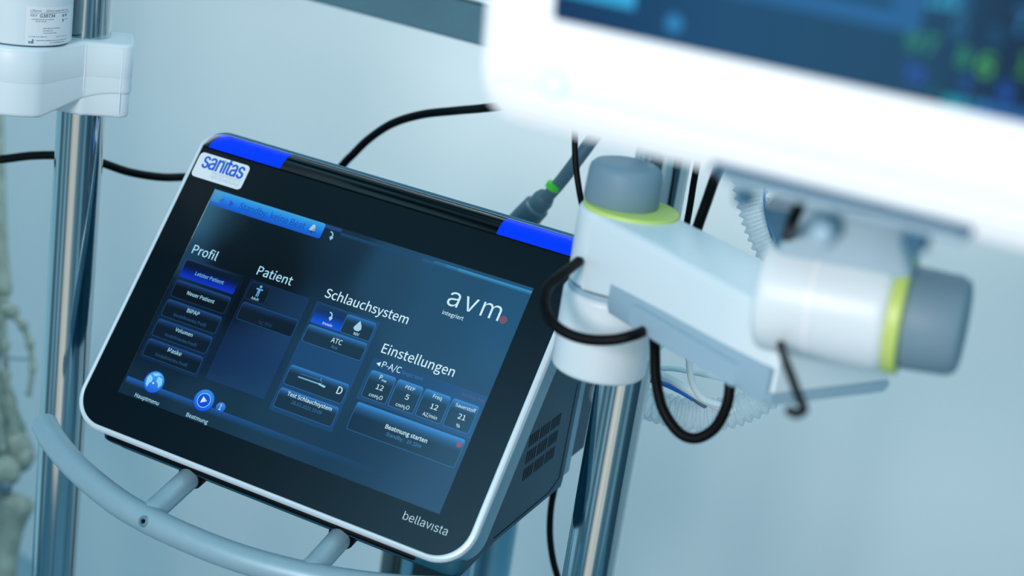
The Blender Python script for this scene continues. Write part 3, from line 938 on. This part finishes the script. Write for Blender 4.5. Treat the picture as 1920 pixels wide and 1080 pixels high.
H0 = P(1121, 692, 1.035)                            # foot of the hub
arm = thing('monitor_arm', 'white swivel arm with grey knobs and lime rings, mounted on the right pole', 'monitor arm', H0)
AI = arm.matrix_world.inverted()
hx = rp_ - Vector((H0.x, H0.y, 0)); hl = hx.length
AF = vertical_frame(H0, hx)
key_ = []
for i in range(26):
    a = math.radians(50 + 260 * i / 25); key_.append(Vector((.0315 * math.cos(a), .0315 * math.sin(a), 0)))
key_ += [Vector((hl - .01, -.026, 0)), Vector((hl + .02, -.026, 0)), Vector((hl + .028, -.018, 0)), Vector((hl + .028, .018, 0)), Vector((hl + .02, .026, 0)), Vector((hl - .01, .026, 0))]
bm = bmesh.new(); prism(bm, key_, 0, .056, .004, 5); xf(bm, AF); obj('clamp_body', bm, 'white_plastic', arm, mw=AI, auto=45)
bm = bmesh.new(); lathe(bm, H0 + UP * .055, H0 + UP, rim(0, .004, .0290, .001)); obj('bearing_ring', bm, 'cover_plastic', arm, mw=AI)
# arm beam: level, leaving the hub on its near side
A0 = P(1083, 385, .995)
adir = P(1400, 547, .865) - A0; adir.z = 0; adir.normalize()
aperp = Vector((adir.y, -adir.x, 0))
if aperp.dot(CAMLOC - A0) < 0: aperp = -aperp       # toward the viewer


def rayz(u_, v_, z):
    d_ = P(u_, v_, 1) - CAMLOC; return CAMLOC + d_ * ((z - CAMLOC.z) / d_.z)


HA = Vector((H0.x, H0.y, 0)); zt = A0.z
HA = HA - aperp * ((HA - A0).dot(aperp) + .0335)      # hub axis, its shell touching the beam's near side
bm = bmesh.new(); lathe(bm, Vector((HA.x, HA.y, H0.z + .0595)), Vector((HA.x, HA.y, 3)), rim(0, zt - H0.z - .0595, .0335, .004, 5), 64)
obj('arm_hub', bm, 'white_plastic', arm, mw=AI)
kc = rayz(1163, 386, zt)
kl = Vector((HA.x, HA.y, zt))
bm = bmesh.new(); lathe(bm, kl - UP * .004, kl + UP, rim(0, .0062, .0312, .001), 56); o = obj('lime_ring', bm, 'lime_plastic', arm, mw=AI)
bm = bmesh.new(); lathe(bm, kc + UP * .0018, kc + UP, [(0, 0), (0, .0238), (.002, .0246), (.020, .0240), (.0235, .0232), (.0262, .0205), (.0272, .0170), (.0273, 0)], 56)
o = obj('friction_knob', bm, 'grey_plastic', arm, mw=AI)


def beam_section(s, wd, h1, drop=0.0, ins=0.0):
    """cross-section ring at distance s from the hub"""
    c = A0 + adir * s + UP * drop; far = -aperp
    pts = [(0.000, -.006), (.0008, -.0025), (.003, -.0006), (.006, 0), (wd - .006, .000), (wd - .003, -.0006), (wd - .0008, -.0025), (wd, -.006), (wd, -h1), (wd * .5, -h1), (0, -h1)]
    cx = wd / 2; cy = -h1 / 2
    return [c + far * (cx + (p[0] - cx) * (1 - ins)) + UP * (cy + (p[1] - cy) * (1 - ins)) for p in pts]


BL = .196
bm = bmesh.new()
loft(bm, [beam_section(.018, .060, .050), beam_section(.050, .060, .0440), beam_section(.10, .060, .0400), beam_section(.15, .060, .0390),
          beam_section(BL - .004, .060, .0380), beam_section(BL, .060, .0380, 0, .08)])
obj('arm_beam', bm, 'white_plastic', arm, mw=AI, auto=40)


def cover_section(s, wd, h0, h1, ins=-.0006, k=0.0):
    c = A0 + adir * s; far = -aperp
    pts = [(ins, -h0), (ins, -h1 + .004), (ins + .0012, -h1 + .0012), (ins + .004, -h1), (wd - .004, -h1), (wd - .0012, -h1 + .0012), (wd, -h1 + .004), (wd, -h0)]
    return [c + far * p[0] + UP * p[1] for p in pts]


bm = bmesh.new()
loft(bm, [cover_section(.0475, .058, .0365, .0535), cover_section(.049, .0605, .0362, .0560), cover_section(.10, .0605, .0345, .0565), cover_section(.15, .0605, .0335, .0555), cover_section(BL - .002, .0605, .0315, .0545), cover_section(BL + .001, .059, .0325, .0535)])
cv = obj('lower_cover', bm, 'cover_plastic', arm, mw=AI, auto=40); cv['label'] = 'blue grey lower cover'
bm = bmesh.new()
o2 = rrect(.073, .176, -.0535, -.0385, .005, k=5)
loft(bm, [[A0 + adir * p.x + aperp * .0005 + UP * p.y for p in o2], [A0 + adir * p.x + aperp * .0032 + UP * p.y for p in inset_outline(o2, .0010)]])
obj('cover_panel', bm, 'cover_plastic', cv)
# end block that carries the tilt joint
bm = bmesh.new()
loft(bm, [beam_section(BL - .050, .0925, .0370, -.010), beam_section(BL - .002, .0925, .0370, -.010), beam_section(BL + .003, .0925, .037, -.010, .05)])
for v in bm.verts: v.co -= aperp * .0015
obj('end_block', bm, 'white_plastic', arm, mw=AI, auto=40)
bm = bmesh.new()
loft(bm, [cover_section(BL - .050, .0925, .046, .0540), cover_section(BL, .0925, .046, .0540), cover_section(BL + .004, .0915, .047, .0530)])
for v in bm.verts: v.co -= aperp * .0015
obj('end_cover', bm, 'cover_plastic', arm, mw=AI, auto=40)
# tilt joint: horizontal barrel at the end of the beam
C0 = P(1432, 543, .808); C1 = P(1690, 592, .784)
cd = (C1 - C0).normalized(); cl = (C1 - C0).length
bm = bmesh.new(); lathe(bm, C0, C1, rim(0, cl - .003, .0305, .006, 6), 56); jt = obj('tilt_joint', bm, 'white_plastic', arm, mw=AI)
bm = bmesh.new(); lathe(bm, C0 + cd * .028, C1, [(0, .02), (0, .0308), (.0012, .0308), (.0012, .02)], 56); obj('joint_seam', bm, 'monitor_white', jt)
bm = bmesh.new(); lathe(bm, C1 - cd * .004, C1 + cd, rim(0, .007, .0300, .001)); obj('lime_ring', bm, 'lime_plastic', arm, mw=AI)
bm = bmesh.new(); lathe(bm, C1 + cd * .0025, C1 + cd, [(0, 0), (0, .0255), (.003, .0262), (.024, .0252), (.028, .023), (.029, .020), (.029, 0)], 48); obj('friction_knob', bm, 'grey_plastic', arm, mw=AI)

# ------------------------------------------------------------------ patient monitor
ML = P(886, 222, .66); MRt = P(1920, 462, .5665)
mx_ = (MRt - ML); mx_.z = 0; mx_.normalize()
mn = mx_.cross(UP); mn.normalize()
if mn.dot(CAMLOC - ML) < 0: mn = -mn
th = math.radians(-8)
my = (UP * math.cos(th) - mn * math.sin(th)).normalized(); mnn = mx_.cross(my).normalized()
MR = Matrix((mx_, my, mnn)).transposed()
MM = Matrix.Translation(ML) @ MR.to_4x4()
mon = thing('patient_monitor', 'white patient monitor with a dark blue screen, out of focus at top right', 'monitor', ML, MR)


def mobj(name, bm, material, parent=None, auto=35):
    bmesh.ops.scale(bm, vec=(mm, mm, mm), verts=bm.verts)
    return obj(name, bm, material, parent or mon, auto=auto)


MWd, MHt = 370, 262
def mring(d, z, lower=7.5): return rrect(d, MWd - d, d + lower, MHt - d, 0, z, 10, rs=(16, 16, 16, 17))
scx0, scx1, scy0, scy1 = 33.0, 341.0, 49.5, 236.0
bm = bmesh.new()
loft(bm, [rrect(scx0, scx1, scy0, scy1, 1.5, -1.5, 10), rrect(scx0, scx1, scy0, scy1, 1.5, 0, 10), mring(5, .5, 10), mring(2.2, -1.0, 6), mring(.6, -5, 1), mring(0, -12), mring(0, -34), mring(3, -44), mring(14, -50)], cap=True)
mobj('monitor_case', bm, 'monitor_white', auto=50)
bm = bmesh.new()
loft(bm, [rrect(10, MWd - 10, 20.2, 21.2, .3, .58, 3), rrect(10, MWd - 10, 20.2, 21.2, .3, .2, 3)]); mobj('case_groove', bm, 'ink_grey')


def mloc(u_, v_, z=0):
    o_ = MM.inverted() @ CAMLOC; d_ = (MR.inverted() @ (P(u_, v_, 1) - CAMLOC)); k = (z * mm - o_.z) / d_.z
    p = o_ + d_ * k; return p.x * 1000, p.y * 1000


bp = mloc(1040, 157)
bm = bmesh.new(); lathe(bm, (bp[0], bp[1], 0), (bp[0], bp[1], 1), rim(-1, 1.6, 4.2, .6)); pb = mobj('power_button', bm, 'monitor_white')
bm = bmesh.new(); lathe(bm, (bp[0], bp[1], 0), (bp[0], bp[1], 1), [(0, 4.3), (.9, 4.4), (.9, 6.2), (0, 6.4)], 40); pl_ = mobj('power_light', bm, 'green_led', pb); pl_['label'] = 'glowing green ring'

u = UI()
nx = 30
for i in range(nx):
    for j in range(8):
        xa = scx0 + (scx1 - scx0) * i / nx; xb = scx0 + (scx1 - scx0) * (i + 1) / nx; ya = scy0 + (scy1 - scy0) * j / 8; yb = scy0 + (scy1 - scy0) * (j + 1) / 8

        def mc(x, y):
            f_ = (x - scx0) / 200
            if f_ < .35: k = f_ / .35; c = [a + (b - a) * k for a, b in zip((16, 52, 92), (26, 74, 112))]
            elif f_ < .75: k = (f_ - .35) / .4; c = [a + (b - a) * k for a, b in zip((26, 74, 112), (22, 66, 98))]
            else: k = min(1, (f_ - .75) / .25); c = [a + (b - a) * k for a, b in zip((22, 66, 98), (9, 26, 52))]
            return s2l(c)
        u.poly([(xa, ya), (xb, ya), (xb, yb), (xa, yb)], [mc(xa, ya), mc(xb, ya), mc(xb, yb), mc(xa, yb)], -1.2)


def mrect(u0, v0, u1, v1, col, z=-1.0):
    """rectangle on the display given by two photographed corners"""
    xa, ya = mloc(u0, v0); xb, yb = mloc(u1, v1)
    u.rect(min(xa, xb), max(xa, xb), min(ya, yb), max(ya, yb), col, z)


def mtext(s, u0, v0, wpx, hmm, col):
    xa, ya = mloc(u0, v0); xb, _ = mloc(u0 + wpx, v0 + wpx * .24)
    u.text(s, xa, xb, ya, col, -.8, size=hmm, bold=.01)


x0_, y0_ = mloc(1044, -10); x1_, y1_ = mloc(1185, 38)
u.rect(x0_, x1_, y1_ + 4, y1_ + 44, (56, 168, 220), -1.0)
xa, ya = mloc(1262, 45); u.disc(xa, ya, 3.6, (46, 128, 184), -1.0)
xa, ya = mloc(1230, 20); xb, yb = mloc(1700, 66)
u.rect(xa + 26, xb, yb + 1, yb + 8, (34, 98, 150), -1.05); u.rect(xb - 7, xb + 4, yb + 1, yb + 60, (34, 96, 148), -1.04)
xa, ya = mloc(1250, -30)
u.rect(xb - 75, xb - 7, yb + 12, yb + 15, (34, 98, 150), -1.05)
xa, ya = mloc(1895, 238); u.rect(xa - 12, 341, 49.8, 54.5, (30, 90, 150), -1.0)
for s, uu, vv, w_, h_, col in (('97', 1694, 92, 60, 7, (50, 130, 110)), ('8', 1790, 122, 24, 7, (52, 140, 104)), ('6', 1828, 140, 30, 8, (70, 160, 84)), ('1', 1905, 140, 22, 8, (60, 140, 70)),
                               ('72', 1690, 150, 40, 6, (48, 92, 190)), ('3', 1792, 170, 22, 6, (36, 86, 160)), ('9', 1868, 190, 24, 7, (36, 84, 180)),
                               ('88', 1765, 202, 45, 4.6, (40, 180, 205)), ('11', 1815, 210, 32, 4.6, (64, 150, 214)), ('40', 1780, 22, 34, 9, (38, 100, 142)), ('0', 1780, 70, 26, 9, (38, 98, 140)), ('5', 1850, 80, 24, 6, (30, 84, 126)), ('7', 1895, 62, 30, 9, (44, 118, 168)), ('120', 1735, 8, 60, 8, (56, 164, 206)), ('2', 1735, 180, 24, 4, (36, 96, 110))):
    mtext(s, uu, vv, w_, h_, col)
ms = u.build('monitor_screen', 'display', mon); ms['label'] = 'dark blue display with green and blue readings'

# bracket between joint and monitor, screwed under the monitor
MI = arm.matrix_world.inverted()
bq = C0 + cd * .030
bm = bmesh.new()                                      # neck rising from the barrel
ax_ = cd; nb = ax_.cross(UP).normalized(); ub = nb.cross(ax_).normalized()
if ub.z < 0: ub = -ub
o3 = lambda s, wd, dp: [bq + ub * s + ax_ * p.x + nb * p.y for p in rrect(-wd, wd, -dp, dp, .005, k=4)]
loft(bm, [o3(.012, .026, .016), o3(.028, .026, .016), o3(.040, .032, .017), o3(.047, .034, .018)])
nk = obj('joint_neck', bm, 'bracket_dark', arm, mw=AI)
def mbox(name, x0, x1, y0, y1, z0, z1, r, material, parent=None):
    bm = bmesh.new(); prism(bm, rrect(x0, x1, y0, y1, r, k=4), z0, z1, min(r, 2), 3)
    return mobj(name, bm, material, parent)


bq = C0 + cd * .040
nb = cd.cross(UP).normalized(); ub = nb.cross(cd).normalized()
if ub.z < 0: ub = -ub
o3 = lambda s_, wd, dp: [bq + ub * s_ + cd * p.x + nb * p.y for p in rrect(-wd, wd, -dp, dp, .005, k=4)]
bm = bmesh.new()
loft(bm, [o3(.010, .034, .018), o3(.027, .034, .018), o3(.034, .031, .018), o3(.050, .027, .018)])
nk = obj('joint_neck', bm, 'cover_plastic', arm, mw=arm.matrix_world.inverted())
bm = bmesh.new(); loft(bm, [[bq + UP * h_ + cd * p.x + nb * p.y for p in rrect(-.014, .014, -.010, .010, .004, k=4)] for h_ in (.035, .105)])
obj('joint_post', bm, 'bracket_dark', arm, mw=arm.matrix_world.inverted())
plate = mbox('mount_plate', 107, 211, 2.6, 9.0, -215, -1.5, 1, 'bracket_dark')
mbox('mount_block', 110, 208, -3.5, 2.6, -42, -7, 2, 'cover_plastic', plate)
for x_, s_ in ((118.5, .9), (189, 1.1)):
    bm = bmesh.new(); lathe(bm, (x_, -12.5, -15), (x_, -3, -15), rim(0, 8, 4.6 * s_, 1.2)); mobj('rubber_foot', bm, 'bracket_dark', plate)
bm = bmesh.new(); lathe(bm, (153, -15.5, -13), (153, -15.5, -3), rim(0, 3.4, 4.6, 1.6)); mobj('bracket_screw', bm, 'cover_plastic', plate)
bm = bmesh.new(); lathe(bm, (153, -15.5, -24), (153, -15.5, -3), rim(0, 11, 6.0, 1)); mobj('screw_boss', bm, 'bracket_grey', plate)


# ------------------------------------------------------------------ cables and tubes
def cable(name, label, pts, r, material='black_rubber', cat='cable', parent=None, k=14):
    pp = [P(*p) for p in pts]
    bm = bmesh.new(); tube(bm, spline(pp, 10), r, k)
    o = obj(name, bm, material)
    if parent is None: tag(o, label, cat)
    return o


cable('cable', 'black cable crossing behind the left pole and the ventilator', [(-1200, 1100, 1.5), (-700, 560, 1.42), (-350, 340, 1.37), (-60, 303, 1.36), (0, 299, 1.36), (60, 292, 1.355), (120, 292, 1.35), (180, 302, 1.35), (240, 322, 1.36), (300, 332, 1.38), (350, 332, 1.40), (430, 330, 1.42), (540, 335, 1.42), (620, 325, 1.42), (655, 296, 1.41), (690, 262, 1.40), (735, 232, 1.38), (790, 215, 1.36), (850, 208, 1.34), (905, 203, 1.31), (945, 197, 1.29), (990, 180, 1.26), (1040, 150, 1.24), (1120, 60, 1.22), (1180, -120, 1.2), (1200, -420, 1.18)], .0037)
cable('cable', 'thin black cable hanging straight down beside the grey hub knob', [(1130, -420, .98), (1105, -150, 1.02), (1088, 100, 1.05), (1082, 180, 1.06), (1078, 245, 1.06), (1079, 300, 1.06), (1085, 350, 1.06), (1094, 395, 1.065), (1106, 430, 1.072)], .0022)
cable('cable', 'black cable looped round the front of the white arm hub', [(1085, 490, .99), (1058, 512, .975), (1030, 535, .965), (1020, 565, .955), (1030, 597, .948), (1058, 622, .942), (1100, 636, .937), (1150, 637, .932), (1192, 627, .932), (1216, 616, .95)], .0034)
cable('cable', 'black cable hanging in a U loop under the white arm', [(1226, 600, 1.0), (1228, 660, .99), (1230, 710, .985), (1242, 765, .98), (1270, 808, .975), (1303, 822, .97), (1338, 805, .965), (1360, 768, .96), (1368, 730, .958), (1366, 690, .96), (1362, 650, .965)], .0035)
cable('cable', 'thinner of the two black cables beside the right pole, above the arm', [(1420, -300, 1.06), (1385, 40, 1.09), (1335, 240, 1.10), (1312, 290, 1.10), (1302, 335, 1.10), (1294, 385, 1.10), (1286, 430, 1.10), (1276, 500, 1.09), (1270, 600, 1.04)], .0024)
cable('cable', 'thicker of the two black cables above the white arm', [(1500, -200, .97), (1430, 100, .99), (1362, 280, 1.02), (1340, 335, 1.02), (1326, 375, 1.03), (1310, 420, 1.04), (1298, 460, 1.06), (1292, 500, 1.07), (1296, 560, 1.03)], .0036)
cable('cable', 'black cable hooked below the white tilt joint', [(1460, 628, .806), (1466, 655, .776), (1474, 680, .745), (1484, 706, .73), (1498, 745, .725), (1507, 768, .72), (1492, 776, .715), (1478, 768, .715)], .0022)
cable('cable', 'short black cable end behind the bracket under the monitor', [(1504, 372, .735), (1496, 392, .735), (1486, 415, .742), (1479, 434, .765), (1474, 448, .79)], .0030)
cable('cable', 'black cable hanging down behind the ventilator beside the right pole', [(1052, 860, 1.36), (1046, 890, 1.36), (1034, 945, 1.37), (1031, 1000, 1.375), (1037, 1050, 1.38), (1050, 1100, 1.385), (1066, 1190, 1.39), (1110, 1600, 1.5), (1120, 2300, 1.75)], .0030)

# grey probe lead with a green band and its plug
t = thing('probe_lead', 'grey lead with a green band plugged in behind the ventilator', 'probe lead', P(990, 420, 1.36)); TI = t.matrix_world.inverted()
bm = bmesh.new(); tube(bm, spline([P(1420, -420, 1.2), P(1300, -80, 1.24), P(1200, 130, 1.28), P(1118, 250, 1.31), P(1085, 296, 1.32), P(1050, 342, 1.335), P(1016, 380, 1.35)], 8), .0058, 16); obj('lead', bm, 'probe_grey', t, mw=TI)
a, b_ = P(1040, 345, 1.335), P(1034, 354, 1.337)
bm = bmesh.new(); lathe(bm, a, b_, [(0, 0), (0, .0064), ((b_ - a).length, .0064), ((b_ - a).length, 0)], 24); obj('green_band', bm, 'probe_green', t, mw=TI)
a, b_ = P(1024, 368, 1.345), P(972, 424, 1.37); L_ = (b_ - a).length
bm = bmesh.new(); lathe(bm, a, b_, [(0, 0), (0, .008), (L_ * .1, .0095), (L_ * .3, .0095), (L_ * .34, .0118), (L_ * .75, .0125), (L_, .0125), (L_, 0)], 28); obj('plug', bm, 'probe_grey', t, mw=TI)


# corrugated breathing hose
def hose(name, label, pts, r, pitch=.0062):
    pp = spline([P(*p) for p in pts], 60)
    L = [0]
    for a, b in zip(pp, pp[1:]): L.append(L[-1] + (b - a).length)
    tot = L[-1]; n_ = int(tot / (pitch / 6)); q = []; j = 0
    for i in range(n_ + 1):
        s = tot * i / n_
        while j < len(L) - 2 and L[j + 1] < s: j += 1
        f_ = (s - L[j]) / max(1e-9, L[j + 1] - L[j]); q.append(pp[j].lerp(pp[j + 1], f_))
    bm = bmesh.new()
    tube(bm, q, lambda t_: r * (1 + .11 * (1 if math.sin(2 * PI * t_ * tot / pitch) > .1 else -1) * abs(math.sin(2 * PI * t_ * tot / pitch)) ** .5), 28, False)
    return tag(obj(name, bm, 'clear_hose'), label, 'hose')


hose('corrugated_hose', 'clear corrugated breathing hose curving behind the white arm', [(1132, 739, 1.29), (1160, 744, 1.255), (1200, 752, 1.235), (1250, 768, 1.22), (1310, 778, 1.21), (1370, 772, 1.20), (1430, 745, 1.195), (1475, 700, 1.19), (1495, 640, 1.19), (1490, 570, 1.19), (1462, 500, 1.19), (1432, 440, 1.19), (1412, 380, 1.19), (1402, 320, 1.19), (1400, 250, 1.19), (1405, 180, 1.19), (1420, 0, 1.18), (1430, -250, 1.16)], .0118)
cable('pressure_line', 'thin blue line running along the clear hose behind the arm', [(1441, 300, 1.16), (1433, 370, 1.16), (1440, 420, 1.16), (1456, 470, 1.16), (1480, 540, 1.165)], .0009, 'blue_tube', 'tube')
for k_, (lb, pts, r_, mt) in enumerate((
    ('uppermost white tube under the arm, crossing above the clear hose', [(1195, 700, 1.20), (1250, 690, 1.20), (1310, 700, 1.20), (1380, 715, 1.20), (1430, 730, 1.205)], .0022, 'white_tube'),
    ('white tube sloping down from the right pole to the clear hose', [(1195, 690, 1.17), (1245, 705, 1.175), (1285, 728, 1.18), (1325, 752, 1.185), (1370, 772, 1.19)], .0032, 'white_tube'),
    ('white tube bending sharply downward under the arm', [(1292, 640, 1.16), (1293, 690, 1.16), (1300, 722, 1.165), (1318, 748, 1.17), (1350, 760, 1.175)], .0026, 'white_tube'),
    ('lower blue tube lying over the clear hose beside the right pole', [(1195, 706, 1.185), (1240, 718, 1.187), (1272, 732, 1.19), (1300, 748, 1.195)], .0020, 'blue_tube'),
    ('grey tube between the white tubes beside the right pole', [(1195, 680, 1.21), (1240, 700, 1.205), (1290, 738, 1.20), (1322, 760, 1.20)], .0028, 'probe_grey'))):
    cable('air_tube', lb, pts, r_, mt, 'tube')

# ------------------------------------------------------------------ trolley column and second post behind
cp = P(806, 1050, 1.56)
t = thing('trolley_column', 'dark column with pale blue edge strips, below and behind the ventilator', 'column', (cp.x, cp.y, 0)); TI = t.matrix_world.inverted()
CFm = vertical_frame(Vector((cp.x, cp.y, 0)), XR)
top_ = cp.z + .04
bm = bmesh.new(); prism(bm, rrect(-.044, .036, -.03, .03, .006, k=4), 0.05, top_, .002); xf(bm, CFm); obj('column_core', bm, 'column_dark', t, mw=TI)
for xa, xb in ((-.0355, -.0245), (.0245, .035)):
    bm = bmesh.new(); prism(bm, rrect(xa, xb, -.0335, -.029, .001, k=3), 0.05, top_ - .003, 0); xf(bm, CFm); obj('edge_strip', bm, 'column_blue', t, mw=TI)
bm = bmesh.new(); prism(bm, rrect(-.20, .20, -.18, .18, .04), 0, .05, .01); xf(bm, CFm); obj('trolley_base', bm, 'grey_plastic', t, mw=TI)
a = Vector((cp.x, cp.y, top_)); b_ = VM @ Vector((0, .00, -.18))
bm = bmesh.new(); tube(bm, [a - UP * .02, a.lerp(b_, .4), a.lerp(b_, .8), b_], .022, 20); obj('carrier_arm', bm, 'column_dark', t, mw=TI)
cp2 = P(926, 1040, 1.62)
bm = bmesh.new(); lathe(bm, (cp2.x, cp2.y, 0), (cp2.x, cp2.y, 1), rim(0, cp2.z + .10, .0195, .002)); o = obj('gas_post', bm, 'column_blue'); tag(o, 'round pale blue post behind the lower right corner of the ventilator', 'post')

# ------------------------------------------------------------------ teaching skeleton at the left edge
sk = thing('skeleton_model', 'blurred teaching skeleton with its hand and hip showing at the left edge', 'skeleton', P(-60, 1000, 1.95)); KI = sk.matrix_world.inverted()
SD = 1.92


def bone(name, pts, rad, parent=sk, material='bone', inv=True, rounded=True):
    bm = bmesh.new(); tube(bm, spline([P(*p) for p in pts], 8), rad, 14, rounded)
    return obj(name, bm, material, parent, mw=KI if parent is sk else None)


knob = lambda r0, e: (lambda t_: r0 * (1 + e * (abs(2 * t_ - 1) ** 4)))
bone('humerus', [(-10, -420, 1.84), (-18, -200, 1.86), (-22, 20, 1.88)], knob(.011, .9))
bone('radius_bone', [(-16, 40, SD), (-6, 200, SD), (0, 380, SD), (3, 545, SD)], knob(.0075, .75))
bone('ulna_bone', [(-36, 20, SD + .02), (-28, 200, SD + .02), (-24, 380, SD + .02), (-20, 540, SD + .015)], knob(.0065, .6))
bm = bmesh.new()
for (x, y) in ((2, 560), (-14, 562), (-28, 560), (8, 578), (-6, 582), (-22, 582), (22, 584)):
    blob(bm, P(x, y, SD), .0095, .009, .0085, rough=.06)
obj('wrist_bones', bm, 'bone', sk, mw=KI)
for fg in ([(24, 590), (44, 612), (56, 645), (62, 690), (54, 742)], [(4, 590), (8, 650), (12, 705), (20, 760), (28, 812)], [(-8, 592), (-8, 660), (-6, 730), (0, 790), (6, 845)],
           [(-20, 592), (-26, 660), (-28, 725), (-24, 780), (-20, 830)], [(-30, 590), (-42, 645), (-48, 700), (-50, 745), (-50, 785)]):
    seg = list(zip(fg, fg[1:]))
    for i, (a, b_) in enumerate(seg):
        ax, ay = a; bx, by = b_
        o = bone('finger_bone', [(ax + (bx - ax) * f_, ay + (by - ay) * f_, SD - .004 * i) for f_ in (.05, .35, .65, .95)], knob(.0042 - .0005 * i, .75))
bone('joint_wire', [(-60, 666, SD - .008), (-20, 664, SD - .012), (20, 672, SD - .012), (66, 674, SD - .006)], .0014, material='joint_wire')
# hip: pelvis, head of the thigh bone and its shaft
bm = bmesh.new()
R1 = Matrix.Rotation(.5, 3, 'Y')
blob(bm, P(22, 838, SD + .03), .026, .022, .024, R1, rough=.06); blob(bm, P(-40, 800, SD + .03), .058, .03, .055, R1, rough=.08); blob(bm, P(-70, 740, SD + .04), .07, .018, .06, R1, rough=.06)
blob(bm, P(40, 862, SD + .03), .014, .018, .020, R1, rough=.08)
obj('hip_bone', bm, 'bone', sk, mw=KI)
bm = bmesh.new(); blob(bm, P(4, 884, SD), .023, .021, .021, rough=.02); blob(bm, P(-12, 940, SD + .01), .03, .022, .022, R1, rough=.08); blob(bm, P(24, 944, SD), .016, .016, .013, rough=.08); obj('sitting_bone', bm, 'bone', sk, mw=KI)
bm = bmesh.new(); blob(bm, P(10, 914, SD - .018), .009, .005, .009); obj('socket_hollow', bm, 'probe_grey', sk, mw=KI)
bone('thigh_bone', [(30, 945, SD), (18, 985, SD), (8, 1040, SD), (2, 1120, SD), (-6, 1400, SD + .05)], lambda t_: .0165 + .006 * (1 - t_) ** 4)
bone('stand_rod', [(-95, -500, SD + .1), (-110, 400, SD + .12), (-125, 1000, SD + .13), (-160, 2400, SD + .2)], .008, material='brushed_steel')
